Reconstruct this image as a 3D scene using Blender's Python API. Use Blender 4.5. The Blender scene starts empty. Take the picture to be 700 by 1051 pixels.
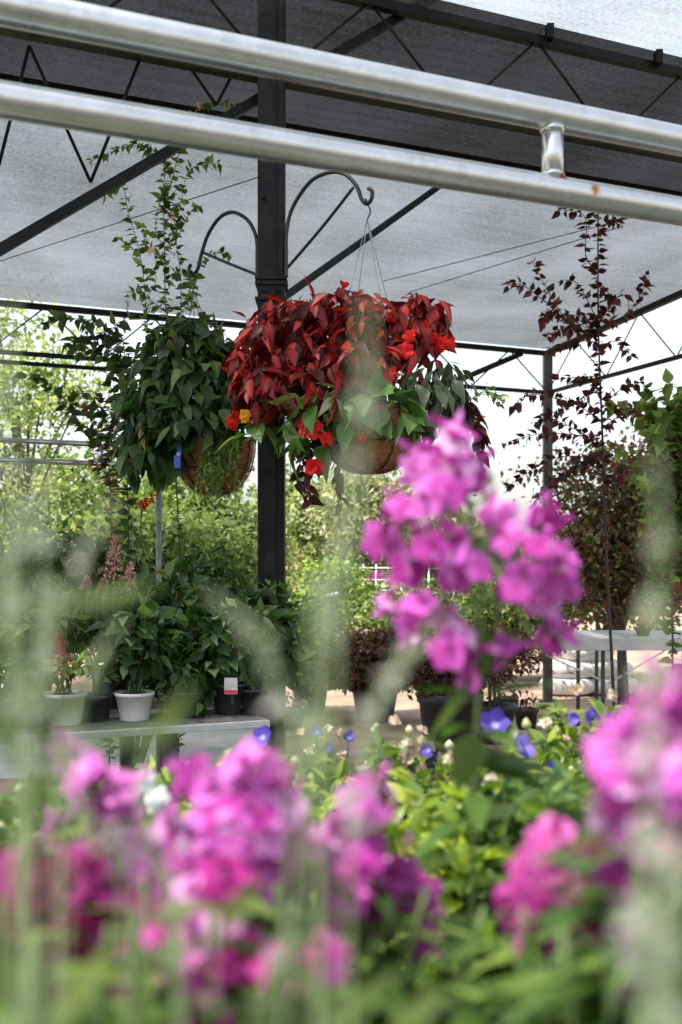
import bpy, math, random
import numpy as np
from mathutils import Vector

random.seed(11)
rng = np.random.default_rng(11)
scene = bpy.context.scene
col = scene.collection
PI = math.pi
F = 1050.0            # focal length in photo pixels
HOR, CX, CAMZ = 575.0, 350.0, 1.35

def P(px, py, Y):
    return np.array(((px-CX)/F*Y, Y, CAMZ+(HOR-py)/F*Y))

def norm(a):
    a = np.asarray(a, float)
    return a/np.maximum(np.linalg.norm(a, axis=-1, keepdims=True), 1e-9)

# ------------------------------------------------------------------ mesh builder
class MB:
    def __init__(s):
        s.v, s.f, s.a, s.n = [], [], [], 0
        s.mi = []
    def add(s, V, Fc, A=None, m=0):
        V = np.asarray(V, float)
        s.v.append(V)
        s.a.append(np.asarray(A, float) if A is not None else np.tile((.5, .5, 0.), (len(V), 1)))
        o = s.n
        if isinstance(Fc, np.ndarray):
            s.f.extend((Fc+o).tolist()); s.mi.extend([m]*len(Fc))
        else:
            s.f.extend([[i+o for i in q] for q in Fc]); s.mi.extend([m]*len(Fc))
        s.n += len(V)
    def box(s, c, size, ax=None, m=0):
        X, Y, Z = (np.array((1., 0, 0)), np.array((0, 1., 0)), np.array((0, 0, 1.))) if ax is None else [np.asarray(a, float) for a in ax]
        h = np.array(size)/2.; c = np.asarray(c, float)
        V = [c+X*h[0]*i+Y*h[1]*j+Z*h[2]*k for i in (-1, 1) for j in (-1, 1) for k in (-1, 1)]
        s.add(V, [[0,1,3,2],[4,6,7,5],[0,4,5,1],[2,3,7,6],[0,2,6,4],[1,5,7,3]], m=m)
    def tube(s, pts, r, n=8, cap=True, m=0, A=None):
        pts = [np.asarray(p, float) for p in pts]
        k = len(pts)
        rr = list(r) if hasattr(r, '__len__') else [r]*k
        T = [norm(pts[min(i+1, k-1)]-pts[max(i-1, 0)]) for i in range(k)]
        ref = np.array((0, 0, 1.)) if abs(T[0][2]) < .9 else np.array((1., 0, 0))
        U = norm(np.cross(T[0], ref)); V = []
        ang = np.arange(n)*2*PI/n
        for i in range(k):
            U = norm(U-T[i]*np.dot(U, T[i])); W = np.cross(T[i], U)
            V.append(pts[i]+rr[i]*(np.cos(ang)[:, None]*U+np.sin(ang)[:, None]*W))
        V = np.concatenate(V); Fc = []
        for i in range(k-1):
            for j in range(n):
                a, b = i*n+j, i*n+(j+1) % n
                Fc.append([a, b, b+n, a+n])
        if cap:
            Fc.append(list(range(n))[::-1]); Fc.append([(k-1)*n+j for j in range(n)])
        s.add(V, Fc, None if A is None else np.tile(A, (len(V), 1)), m=m)
    def bar(s, a, b, w, h, m=0):      # square section bar from a to b
        a, b = np.asarray(a, float), np.asarray(b, float)
        d = norm(b-a); ref = np.array((0, 0, 1.)) if abs(d[2]) < .95 else np.array((0, 1., 0))
        u = norm(np.cross(d, ref)); v = np.cross(u, d)
        s.box((a+b)/2, (np.linalg.norm(b-a), w, h), (d, u, v), m)
    def lathe(s, c, prof, n=24, m=0, sx=1., sy=1.):
        c = np.asarray(c, float); ang = np.arange(n)*2*PI/n
        V = np.concatenate([np.stack((c[0]+sx*r*np.cos(ang), c[1]+sy*r*np.sin(ang), np.full(n, c[2]+z)), 1) for r, z in prof])
        Fc = [[i*n+j, i*n+(j+1) % n, (i+1)*n+(j+1) % n, (i+1)*n+j] for i in range(len(prof)-1) for j in range(n)]
        s.add(V, Fc, m=m)
    def leaves(s, Pt, D, N, L, W, prof=None, fold=.25, curl=.25, rnd=None, m=0, bow=0.):
        """many leaf blades at once. prof: half-width (0..1) at even stations along the blade"""
        Pt = np.atleast_2d(Pt); n = len(Pt)
        if n == 0: return
        D = norm(np.broadcast_to(D, (n, 3))); N = np.broadcast_to(N, (n, 3))
        S = norm(np.cross(D, N)); N = np.cross(S, D)
        L = np.broadcast_to(np.asarray(L, float), (n,)); W = np.broadcast_to(np.asarray(W, float), (n,))
        rnd = rng.random(n) if rnd is None else np.broadcast_to(rnd, (n,))
        if prof is None:                               # a single kite, for far leaves
            V = np.stack((Pt, Pt+D*(L*.45)[:, None]+S*(W/2)[:, None]+N*(W*fold*.5)[:, None],
                          Pt+D*L[:, None]-N*(L*curl)[:, None], Pt+D*(L*.45)[:, None]-S*(W/2)[:, None]+N*(W*fold*.5)[:, None]), 1)
            A = np.zeros((n, 4, 3)); A[..., 0] = rnd[:, None]; A[:, 2, 1] = 1; A[:, 1::2, 1] = .45; A[:, 1::2, 2] = .6
            Fc = np.arange(n)[:, None]*4+np.array((0, 1, 2, 3))
            s.add(V.reshape(-1, 3), Fc, A.reshape(-1, 3), m); return
        cv = rng.uniform(.1, 1.9, n)*curl; sb = rng.normal(size=n)*.10
        k = len(prof); V = np.zeros((n, k, 3, 3)); A = np.zeros((n, k, 3, 3)); A[..., 0] = rnd[:, None, None]
        for i, w in enumerate(prof):
            u = i/(k-1)
            mid = Pt+D*(L*u)[:, None]-N*(L*(cv*u*u-bow*math.sin(PI*u)))[:, None]+S*(L*sb*u*u)[:, None]
            off = S*(W*.5*w)[:, None]; up = N*(W*.5*w*fold)[:, None]
            V[:, i, 0] = mid+off+up; V[:, i, 1] = mid; V[:, i, 2] = mid-off+up
            A[:, i, :, 1] = u; A[:, i, 0, 2] = A[:, i, 2, 2] = 1
        q = []
        for i in range(k-1):
            for j in (0, 1):
                a = i*3+j; q.append((a, a+1, a+4, a+3))
        Fc = (np.arange(n)[:, None, None]*(k*3)+np.array(q)).reshape(-1, 4)
        s.add(V.reshape(-1, 3), Fc, A.reshape(-1, 3), m)
    def build(s, name, mat, parent=None, smooth=True, bevel=0.):
        me = bpy.data.meshes.new(name)
        if s.n == 0: s.add(np.zeros((3, 3)), [[0, 1, 2]])
        V = np.concatenate(s.v)
        o = bpy.data.objects.new(name, me); col.objects.link(o)
        off = np.zeros(3)
        if parent is not None:
            off = np.array(parent.get('_o', (0, 0, 0)))
        me.from_pydata((V-off).tolist(), [], s.f)
        at = me.attributes.new('leaf', 'FLOAT_VECTOR', 'POINT')
        at.data.foreach_set('vector', np.concatenate(s.a).astype(np.float32).ravel())
        if smooth: me.polygons.foreach_set('use_smooth', [True]*len(me.polygons))
        for mt in (mat if isinstance(mat, (list, tuple)) else [mat]): me.materials.append(mt)
        if isinstance(mat, (list, tuple)): me.polygons.foreach_set('material_index', s.mi)
        if parent is not None: o.parent = parent; o['_o'] = parent['_o']
        else: o['_o'] = (0., 0., 0.)
        if bevel:
            b = o.modifiers.new('bevel', 'BEVEL'); b.width = bevel; b.segments = 2; b.limit_method = 'ANGLE'
        me.update()
        return o

def thing(name, label, cat, loc=(0, 0, 0), group=None):
    o = bpy.data.objects.new(name, None); col.objects.link(o)
    o.location = [float(x) for x in loc]; o['_o'] = [float(x) for x in loc]
    o.empty_display_size = .05
    return tag(o, label, cat, group)
def tag(o, label, cat, group=None):
    o['label'] = label; o['category'] = cat
    if group: o['group'] = group
    return o
def structure(o, kind='structure'):
    o['kind'] = kind; return o

# ------------------------------------------------------------------ materials
def newmat(name):
    m = bpy.data.materials.new(name); m.use_nodes = True
    nt = m.node_tree; nt.nodes.clear()
    return m, nt, nt.nodes.new, nt.links.new
def ramp_node(nt, stops):
    r = nt.nodes.new('ShaderNodeValToRGB'); e = r.color_ramp.elements
    while len(e) < len(stops): e.new(.5)
    for i, (p, c) in enumerate(stops): e[i].position = p; e[i].color = (*c, 1)
    return r
def leafmat(name, stops, edge=None, tip=None, base=None, tr=.35, rough=.42, spec=.45, tcol=None, edge_at=(.35, .95), vein=0.):
    m, nt, N, Lk = newmat(name)
    a = N('ShaderNodeAttribute'); a.attribute_name = 'leaf'
    sp = N('ShaderNodeSeparateXYZ'); Lk(a.outputs['Vector'], sp.inputs[0])
    r = ramp_node(nt, stops); Lk(sp.outputs[0], r.inputs[0]); c = r.outputs[0]
    def mixin(c, sock, lo, hi, colr, f=1.):
        mr = N('ShaderNodeMapRange'); mr.interpolation_type = 'SMOOTHSTEP'
        mr.inputs[1].default_value = lo; mr.inputs[2].default_value = hi; mr.inputs[4].default_value = f
        Lk(sock, mr.inputs[0]); mx = N('ShaderNodeMix'); mx.data_type = 'RGBA'
        Lk(mr.outputs[0], mx.inputs[0]); Lk(c, mx.inputs[6]); mx.inputs[7].default_value = (*colr, 1)
        return mx.outputs[2]
    if edge: c = mixin(c, sp.outputs[2], edge_at[0], edge_at[1], edge)
    if tip: c = mixin(c, sp.outputs[1], .45, 1., tip)
    if base:
        mr = mixin(c, sp.outputs[1], .32, .02, base); c = mr
    tx = N('ShaderNodeTexCoord'); nz = N('ShaderNodeTexNoise'); nz.inputs['Scale'].default_value = 60; nz.inputs['Detail'].default_value = 3
    Lk(tx.outputs['Object'], nz.inputs['Vector'])
    mr = N('ShaderNodeMapRange'); mr.inputs[3].default_value = .72; mr.inputs[4].default_value = 1.28; Lk(nz.outputs[0], mr.inputs[0])
    mul = N('ShaderNodeMix'); mul.data_type = 'RGBA'; mul.blend_type = 'MULTIPLY'; mul.inputs[0].default_value = 1
    Lk(c, mul.inputs[6]); Lk(mr.outputs[0], mul.inputs[7]); c = mul.outputs[2]
    b = N('ShaderNodeBsdfPrincipled'); b.inputs['Roughness'].default_value = rough; b.inputs['Specular IOR Level'].default_value = spec
    Lk(c, b.inputs['Base Color'])
    t = N('ShaderNodeBsdfTranslucent')
    tm = N('ShaderNodeMix'); tm.data_type = 'RGBA'; tm.blend_type = 'MULTIPLY'; tm.inputs[0].default_value = 1
    Lk(c, tm.inputs[6]); tm.inputs[7].default_value = (*(tcol or (1.7, 1.75, .8)), 1); Lk(tm.outputs[2], t.inputs[0])
    ms = N('ShaderNodeMixShader'); ms.inputs[0].default_value = tr
    Lk(b.outputs[0], ms.inputs[1]); Lk(t.outputs[0], ms.inputs[2])
    o = N('ShaderNodeOutputMaterial'); Lk(ms.outputs[0], o.inputs[0])
    return m
def mat(name, c1, c2=None, scale=8., rough=.6, metal=0., bump=0., spec=.4, stretch=(1, 1, 1), detail=4., bscale=None, lo=.35, hi=.65):
    m, nt, N, Lk = newmat(name)
    b = N('ShaderNodeBsdfPrincipled'); b.inputs['Metallic'].default_value = metal; b.inputs['Specular IOR Level'].default_value = spec
    tx = N('ShaderNodeTexCoord'); mp = N('ShaderNodeMapping'); mp.inputs['Scale'].default_value = stretch
    Lk(tx.outputs['Object'], mp.inputs[0])
    nz = N('ShaderNodeTexNoise'); nz.inputs['Scale'].default_value = scale; nz.inputs['Detail'].default_value = detail
    Lk(mp.outputs[0], nz.inputs['Vector'])
    r = ramp_node(nt, [(lo, c1), (hi, c2 or tuple(x*.75 for x in c1))]); Lk(nz.outputs[0], r.inputs[0]); Lk(r.outputs[0], b.inputs['Base Color'])
    mr = N('ShaderNodeMapRange'); mr.inputs[3].default_value = rough*.8; mr.inputs[4].default_value = min(1, rough*1.2); Lk(nz.outputs[0], mr.inputs[0]); Lk(mr.outputs[0], b.inputs['Roughness'])
    if bump:
        n2 = N('ShaderNodeTexNoise'); n2.inputs['Scale'].default_value = bscale or scale*4; n2.inputs['Detail'].default_value = 6
        Lk(mp.outputs[0], n2.inputs['Vector'])
        bp = N('ShaderNodeBump'); bp.inputs['Strength'].default_value = bump; bp.inputs['Distance'].default_value = .02
        Lk(n2.outputs[0], bp.inputs['Height']); Lk(bp.outputs[0], b.inputs['Normal'])
    o = N('ShaderNodeOutputMaterial'); Lk(b.outputs[0], o.inputs[0])
    return m
def clothmat(name, c, trans, transl, scale=260.):
    """knitted shade cloth: part of the light goes straight through the holes, part is scattered by the tape"""
    m, nt, N, Lk = newmat(name)
    tx = N('ShaderNodeTexCoord'); mp = N('ShaderNodeMapping'); mp.inputs['Rotation'].default_value = (0, 0, -math.atan2(D1[1], D1[0]))
    Lk(tx.outputs['Object'], mp.inputs[0])
    m2 = N('ShaderNodeMapping'); m2.inputs['Scale'].default_value = (.25, 5., 1.); Lk(mp.outputs[0], m2.inputs[0])
    n1 = N('ShaderNodeTexNoise'); n1.inputs['Scale'].default_value = 6; n1.inputs['Detail'].default_value = 5; Lk(m2.outputs[0], n1.inputs['Vector'])
    n2 = N('ShaderNodeTexNoise'); n2.inputs['Scale'].default_value = 60; n2.inputs['Detail'].default_value = 5; n2.inputs['Roughness'].default_value = .75; Lk(mp.outputs[0], n2.inputs['Vector'])
    n3 = N('ShaderNodeTexNoise'); n3.inputs['Scale'].default_value = 1.3; n3.inputs['Detail'].default_value = 4; Lk(mp.outputs[0], n3.inputs['Vector'])
    g2 = N('ShaderNodeMapRange'); g2.inputs[1].default_value = .3; g2.inputs[2].default_value = .7; g2.inputs[3].default_value = .2; g2.inputs[4].default_value = .8; Lk(n2.outputs[0], g2.inputs[0])
    s1 = N('ShaderNodeMath'); s1.operation = 'ADD'; n1m = N('ShaderNodeMath'); n1m.operation = 'MULTIPLY_ADD'; n1m.inputs[1].default_value = .45; n1m.inputs[2].default_value = .275; Lk(n1.outputs[0], n1m.inputs[0]); Lk(n1m.outputs[0], s1.inputs[0]); Lk(g2.outputs[0], s1.inputs[1])
    s2 = N('ShaderNodeMath'); s2.operation = 'ADD'; Lk(s1.outputs[0], s2.inputs[0]); Lk(n3.outputs[0], s2.inputs[1])
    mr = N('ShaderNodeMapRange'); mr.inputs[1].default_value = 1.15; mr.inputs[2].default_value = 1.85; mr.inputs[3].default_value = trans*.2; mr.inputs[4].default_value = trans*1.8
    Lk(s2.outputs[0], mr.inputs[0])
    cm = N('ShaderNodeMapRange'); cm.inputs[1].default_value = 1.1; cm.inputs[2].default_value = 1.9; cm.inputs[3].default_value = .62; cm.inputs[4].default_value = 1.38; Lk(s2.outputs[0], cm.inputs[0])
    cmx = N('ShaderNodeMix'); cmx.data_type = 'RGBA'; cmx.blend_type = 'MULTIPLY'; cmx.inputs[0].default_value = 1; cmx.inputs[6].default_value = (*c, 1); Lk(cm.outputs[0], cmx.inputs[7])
    d = N('ShaderNodeBsdfDiffuse'); Lk(cmx.outputs[2], d.inputs[0])
    t = N('ShaderNodeBsdfTranslucent'); Lk(cmx.outputs[2], t.inputs[0])
    mx = N('ShaderNodeMixShader'); mx.inputs[0].default_value = transl; Lk(d.outputs[0], mx.inputs[1]); Lk(t.outputs[0], mx.inputs[2])
    tp = N('ShaderNodeBsdfTransparent')
    m3 = N('ShaderNodeMixShader'); Lk(mr.outputs[0], m3.inputs[0]); Lk(mx.outputs[0], m3.inputs[1]); Lk(tp.outputs[0], m3.inputs[2])
    o = N('ShaderNodeOutputMaterial'); Lk(m3.outputs[0], o.inputs[0])
    return m

D1 = norm(np.array((2.4, 1., 0.)))                 # along the rows of posts
D2 = np.array((-D1[1], D1[0], 0.))                 # away from the viewer, across the rows
UP = np.array((0, 0, 1.))

M_black = mat('black_painted_steel', (.004, .0045, .005), (.018, .018, .018), 9, .5, 0., .15, .15, detail=9., lo=.42, hi=.8)
M_grey_steel = mat('grey_painted_steel', (.05, .055, .058), (.085, .09, .09), 10, .5, .2)
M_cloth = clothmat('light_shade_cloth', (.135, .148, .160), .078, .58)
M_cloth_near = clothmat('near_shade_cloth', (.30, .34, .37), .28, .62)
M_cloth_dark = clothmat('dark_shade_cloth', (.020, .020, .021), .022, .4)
M_ground = mat('gravel', (.30, .205, .155), (.46, .35, .275), 3.0, .95, 0., .6, .2, detail=8., bscale=55)
M_path = mat('pale_path', (.40, .40, .40), (.52, .51, .50), 4, .9, 0., .3, .2)
M_wood = mat('weathered_wood', (.09, .085, .08), (.16, .15, .14), 7, .8, 0., .3, .2, (1, 14, 14))
M_lightrim = mat('aluminium_edge', (.5, .5, .5), (.62, .62, .62), 9, .4, .5)
M_darkleg = mat('dark_wood_leg', (.05, .043, .038), (.09, .08, .07), 8, .8)
M_pot_black = mat('black_plastic_pot', (.014, .014, .015), (.024, .024, .025), 12, .45)
M_pot_white = mat('white_plastic_pot', (.40, .37, .35), (.66, .64, .63), 5, .6)
M_soil = mat('potting_soil', (.03, .02, .014), (.07, .05, .035), 30, .95, 0., .8)
M_coir = mat('coir_liner', (.76, .36, .17), (.46, .19, .08), 22, .95, 0., 1., .1, (1, 1, 3), bscale=140)
M_wire = mat('black_wire', (.015, .015, .016), None, 10, .4)
M_thinwire = mat('hanger_wire', (.18, .19, .19), None, 10, .4, .5)
M_bark = mat('brown_bark', (.06, .042, .032), (.11, .08, .06), 20, .9, 0., .4)
M_stem_red = mat('dark_stem', (.045, .03, .026), (.075, .045, .035), 20, .8)
M_stem = mat('green_stem', (.10, .17, .045), (.15, .22, .07), 20, .6)
M_stem_dk = mat('dark_green_stem', (.035, .07, .022), (.05, .10, .03), 20, .6)
M_white = mat('white_paint', (.72, .72, .70), (.8, .8, .78), 6, .6)
M_sack = mat('white_woven_sack', (.72, .70, .66), (.82, .80, .77), 10, .8, 0., .3)
M_label = mat('label_card', (.34, .32, .30), (.5, .48, .45), 20, .5)
M_redband = mat('label_red', (.45, .02, .03), (.55, .03, .04), 20, .5)
M_blue = mat('blue_tag', (.03, .08, .38), (.04, .11, .5), 15, .4)
M_terra = mat('terracotta_wall', (.48, .24, .15), (.58, .32, .21), 5, .9)
M_yellow = mat('yellow_plastic', (.75, .55, .05), (.8, .6, .1), 8, .5)

# galvanised pipe with a little rust at a weld
def galvmat():
    m, nt, N, Lk = newmat('galvanised_steel')
    b = N('ShaderNodeBsdfPrincipled'); tx = N('ShaderNodeTexCoord')
    nz = N('ShaderNodeTexNoise'); nz.inputs['Scale'].default_value = 14; nz.inputs['Detail'].default_value = 6; Lk(tx.outputs['Object'], nz.inputs['Vector'])
    vo = N('ShaderNodeTexVoronoi'); vo.inputs['Scale'].default_value = 55; Lk(tx.outputs['Object'], vo.inputs['Vector'])
    ad = N('ShaderNodeMath'); ad.operation = 'MULTIPLY_ADD'; ad.inputs[1].default_value = .35; Lk(vo.outputs['Color'], ad.inputs[0]); Lk(nz.outputs[0], ad.inputs[2])
    r = ramp_node(nt, [(.3, (.52, .54, .53)), (.9, (.68, .70, .70))]); Lk(ad.outputs[0], r.inputs[0])
    c = r.outputs[0]
    for (q, rad) in RUST:
        vd = N('ShaderNodeVectorMath'); vd.operation = 'DISTANCE'; Lk(tx.outputs['Object'], vd.inputs[0]); vd.inputs[1].default_value = q
        n2 = N('ShaderNodeTexNoise'); n2.inputs['Scale'].default_value = 90; Lk(tx.outputs['Object'], n2.inputs['Vector'])
        ml = N('ShaderNodeMath'); ml.operation = 'MULTIPLY_ADD'; ml.inputs[1].default_value = rad*1.2; Lk(n2.outputs[0], ml.inputs[0]); Lk(vd.outputs['Value'], ml.inputs[2])
        mr = N('ShaderNodeMapRange'); mr.inputs[1].default_value = rad*1.75; mr.inputs[2].default_value = rad*1.15; Lk(ml.outputs[0], mr.inputs[0])
        mx = N('ShaderNodeMix'); mx.data_type = 'RGBA'; Lk(mr.outputs[0], mx.inputs[0]); Lk(c, mx.inputs[6]); mx.inputs[7].default_value = (.42, .16, .05, 1); c = mx.outputs[2]
    Lk(c, b.inputs['Base Color']); b.inputs['Metallic'].default_value = .95
    mr = N('ShaderNodeMapRange'); mr.inputs[3].default_value = .22; mr.inputs[4].default_value = .36; Lk(nz.outputs[0], mr.inputs[0]); Lk(mr.outputs[0], b.inputs['Roughness'])
    o = N('ShaderNodeOutputMaterial'); Lk(b.outputs[0], o.inputs[0])
    return m

# leaves
G = lambda *a: list(a)
L_coleus = leafmat('coleus_leaf', [(0, (.06, .006, .007)), (.35, (.20, .010, .009)), (.75, (.48, .022, .016)), (.92, (.60, .06, .045)), (1, (.62, .18, .15))], edge=(.045, .006, .006), edge_at=(.35, 1.05), tr=.33, rough=.42, spec=.35, tcol=(1.5, .7, .65))
L_dkgreen = leafmat('dark_green_leaf', [(0, (.010, .034, .008)), (.5, (.030, .080, .019)), (.85, (.07, .14, .036)), (1, (.20, .26, .12))], tr=.32, rough=.4, spec=.28)
L_begonia = leafmat('begonia_leaf', [(0, (.04, .11, .025)), (.6, (.10, .22, .05)), (1, (.26, .40, .14))], tr=.3)
L_varieg = leafmat('pale_edged_leaf', [(0, (.025, .05, .02)), (.6, (.05, .09, .035)), (1, (.16, .17, .10))], edge=(.17, .19, .09), edge_at=(.7, 1.15), tr=.25)
L_burg = leafmat('burgundy_leaf', [(0, (.03, .008, .012)), (.7, (.07, .014, .02)), (1, (.14, .03, .035))], tr=.3, tcol=(1.5, .7, .7))
L_purple = leafmat('purple_tree_leaf', [(0, (.035, .016, .014)), (.6, (.085, .028, .024)), (1, (.16, .05, .04))], tr=.35, tcol=(1.6, .8, .6))
L_purple2 = leafmat('bronze_tree_leaf', [(0, (.035, .06, .015)), (.36, (.09, .14, .03)), (.4, (.085, .035, .028)), (.75, (.15, .055, .045)), (.8, (.16, .21, .06)), (1, (.26, .30, .10))], tr=.32, tcol=(1.6, 1., .6))
L_lime = leafmat('lime_leaf', [(0, (.045, .09, .015)), (.45, (.17, .28, .05)), (1, (.46, .54, .20))], tr=.4)
L_yell = leafmat('yellow_green_leaf', [(0, (.06, .10, .022)), (.45, (.23, .32, .09)), (1, (.56, .60, .34))], tr=.4)
L_mid = leafmat('mid_green_leaf', [(0, (.05, .09, .022)), (.6, (.11, .17, .045)), (1, (.24, .29, .09))], tr=.4)
L_olive = leafmat('olive_leaf', [(0, (.035, .07, .018)), (.5, (.14, .21, .06)), (1, (.40, .45, .22))], tr=.35)
L_grey = leafmat('grey_green_leaf', [(0, (.16, .19, .12)), (.6, (.27, .30, .20)), (1, (.42, .44, .33))], tr=.35)
L_pale = leafmat('cream_variegated_leaf', [(0, (.12, .16, .07)), (.5, (.3, .33, .2)), (1, (.62, .62, .46))], tr=.35)
L_brown = leafmat('brown_red_leaf', [(0, (.05, .028, .02)), (.6, (.12, .06, .04)), (1, (.20, .13, .07))], tr=.3, tcol=(1.5, 1., .7))
L_dark = leafmat('deep_green_leaf', [(0, (.018, .045, .013)), (.6, (.045, .09, .024)), (1, (.10, .16, .04))], tr=.3, rough=.45)
L_phlox = leafmat('phlox_leaf', [(0, (.020, .055, .008)), (.5, (.06, .125, .02)), (1, (.17, .25, .05))], tr=.38, rough=.45)
L_platy = leafmat('balloon_flower_leaf', [(0, (.04, .09, .014)), (.5, (.11, .19, .03)), (1, (.30, .37, .06))], tr=.42)
L_silver = leafmat('silver_bud', [(0, (.26, .32, .18)), (.5, (.40, .44, .33)), (1, (.60, .57, .58))], tr=.45, rough=.8, spec=.1, tcol=(1.2, 1.2, 1.1))
PET = dict(tr=.35, rough=.55, spec=.2)
F_phlox = leafmat('phlox_petal', [(0, (.34, .028, .24)), (.45, (.50, .085, .42)), (.8, (.62, .20, .56)), (1, (.78, .48, .76))], base=(.36, .012, .18), tcol=(1.25, 1.2, 1.25), **PET)
F_phlox_dk = leafmat('deep_phlox_petal', [(0, (.09, .003, .035)), (.6, (.19, .008, .085)), (1, (.34, .035, .22))], base=(.16, .004, .06), tcol=(1.25, 1., 1.1), **PET)
F_phlox_pk = leafmat('rose_phlox_petal', [(0, (.34, .022, .19)), (.6, (.48, .06, .33)), (1, (.62, .19, .50))], base=(.40, .01, .14), tcol=(1.25, 1., 1.1), **PET)
F_red = leafmat('scarlet_petal', [(0, (.55, .01, .012)), (.6, (.75, .022, .018)), (1, (.82, .05, .03))], tcol=(1.2, 1., 1.), **PET)
F_orange = leafmat('orange_petal', [(0, (.75, .30, .02)), (1, (.85, .45, .04))], tcol=(1.2, 1.1, 1.), **PET)
F_peach = leafmat('peach_petal', [(0, (.75, .50, .26)), (1, (.85, .68, .45))], tcol=(1.2, 1.1, 1.), **PET)
F_blue = leafmat('blue_petal', [(0, (.07, .045, .30)), (.6, (.13, .085, .44)), (1, (.26, .21, .60))], base=(.5, .48, .75), tcol=(1.15, 1.1, 1.25), **PET)
F_bud = leafmat('bud', [(0, (.34, .38, .18)), (.6, (.50, .50, .30)), (1, (.66, .60, .48))], tr=.3, tcol=(1.2, 1.2, 1.))
F_faded = leafmat('faded_flower', [(0, (.34, .22, .13)), (.5, (.48, .36, .25)), (1, (.58, .50, .42))], tr=.35, tcol=(1.2, 1.1, 1.))
F_white = leafmat('white_petal', [(0, (.52, .55, .56)), (1, (.66, .68, .70))], tr=.35, tcol=(1.1, 1.1, 1.1))
F_plume = leafmat('pink_plume', [(0, (.42, .20, .16)), (1, (.62, .38, .32))], tr=.3, tcol=(1.2, 1., 1.))
F_plume_r = leafmat('red_plume', [(0, (.36, .05, .05)), (1, (.5, .12, .10))], tr=.3, tcol=(1.2, 1., 1.))

LANCE = (.08, .72, 1., .78, .42, .02)
OVATE = (.15, .95, 1., .72, .34, .02)
PETAL = (.12, .55, .95, 1., .72, .2)
STAR = (.5, .9, 1., .7, .05)

# ------------------------------------------------------------------ setting
mb = MB(); mb.add([(-150, -60, 0), (150, -60, 0), (150, 240, 0), (-150, 240, 0)], [[0, 1, 2, 3]])
structure(mb.build('ground', M_ground, smooth=False))
mb = MB(); q = [P(-400, 575, 6.3)*(1, 1, 0), P(268, 575, 6.3)*(1, 1, 0), P(300, 575, 9.0)*(1, 1, 0), P(-400, 575, 9.0)*(1, 1, 0)]
mb.add([p+(0, 0, .004) for p in q], [[0, 1, 2, 3]]); structure(mb.build('path', M_path, smooth=False))

mb = MB(); mb.add([(-14, -14, .004), (14, -14, .004), (14, 5., .004), (-14, 6., .004)], [[0, 1, 2, 3]]); structure(mb.build('added_dark_sheet', mat('bounce_damping_dark', (.035, .04, .034), (.06, .065, .055), 9, .9), smooth=False))  # added dark sheet, only cuts bounce light on pipe undersides and posts

# ------------------------------------------------------------------ shade house
MY = 4.0; MP = P(279, 575, MY)*(1, 1, 0)
P2 = P(562, 575, 9.8)*(1, 1, 0)
RZ0, RZ1 = 3.65, 3.34
S2 = float(np.dot(P2-MP, D2)); T2 = float(np.dot(P2-MP, D1)); SL = (RZ0-RZ1)/S2
def at_ts(t, s, z): return MP+D1*t+D2*s+UP*z
def roofz(s): return RZ0-SL*s
def on_roof(px, py, dz=0.):
    k, m = (px-CX)/F, (HOR-py)/F       # X=kY, z=CAMZ+mY
    # s = D2.((kY,Y)-MP)
    a = D2[0]*k+D2[1]; b = -np.dot(D2, MP)
    Y = (RZ0-SL*b-CAMZ+dz)/(m+SL*a)
    p = P(px, py, Y); return p
def row_t(px, s=0.):                   # coordinate along the row s seen at image column px
    k = (px-CX)/F; o = MP+D2*s
    return (k*o[1]-o[0])/(D1[0]-k*D1[1])
def on_row(px, py, s=0.):
    t = row_t(px, s); p = at_ts(t, s, 0); return np.array((p[0], p[1], CAMZ+(HOR-py)/F*p[1]))

SH = thing('shade_house', 'long black steel frame roofed with grey and black shade cloth over the nursery', 'shade structure', MP)
SB = float(np.dot(on_roof(279, 127)-MP, D2))       # seam between dark and light cloth
def cloth(name, m, t0, t1, s0, s1, dz=0., sag=.03):
    nt_, ns = 40, 16; V = []; Fc = []
    for i in range(nt_+1):
        for j in range(ns+1):
            t = t0+(t1-t0)*i/nt_; s_ = s0+(s1-s0)*j/ns
            z = roofz(s_)+dz-sag*math.sin(PI*j/ns)*(.6+.4*math.sin(t*2.1+s_))-.006*math.sin(t*9+s_*3)*math.sin(PI*j/ns)
            V.append(at_ts(t, s_, z))
    for i in range(nt_):
        for j in range(ns):
            a = i*(ns+1)+j; Fc.append([a, a+ns+1, a+ns+2, a+1])
    b = MB(); b.add(V, Fc); o = b.build(name, m, SH); return o
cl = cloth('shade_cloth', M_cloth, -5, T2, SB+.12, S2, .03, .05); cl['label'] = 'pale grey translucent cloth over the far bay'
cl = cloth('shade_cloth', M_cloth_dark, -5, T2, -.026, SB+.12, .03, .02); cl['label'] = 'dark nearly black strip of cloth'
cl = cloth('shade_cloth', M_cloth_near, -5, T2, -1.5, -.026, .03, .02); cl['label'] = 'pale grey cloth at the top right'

def post(t, s, w, mtl, z1):
    b = MB(); b.box(at_ts(t, s, z1/2), (w, w, z1), (np.array((1., 0, 0)), np.array((0, 1., 0)), UP))
    o = b.build('post', mtl, SH, smooth=False, bevel=.006)
    b = MB(); b.box(at_ts(t, s, .006), (w*2.2, w*2.2, .012)); b.build('base_plate', mtl, o, smooth=False)
    return o
mp_ = post(0, 0, .104, M_black, 3.60)
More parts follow.
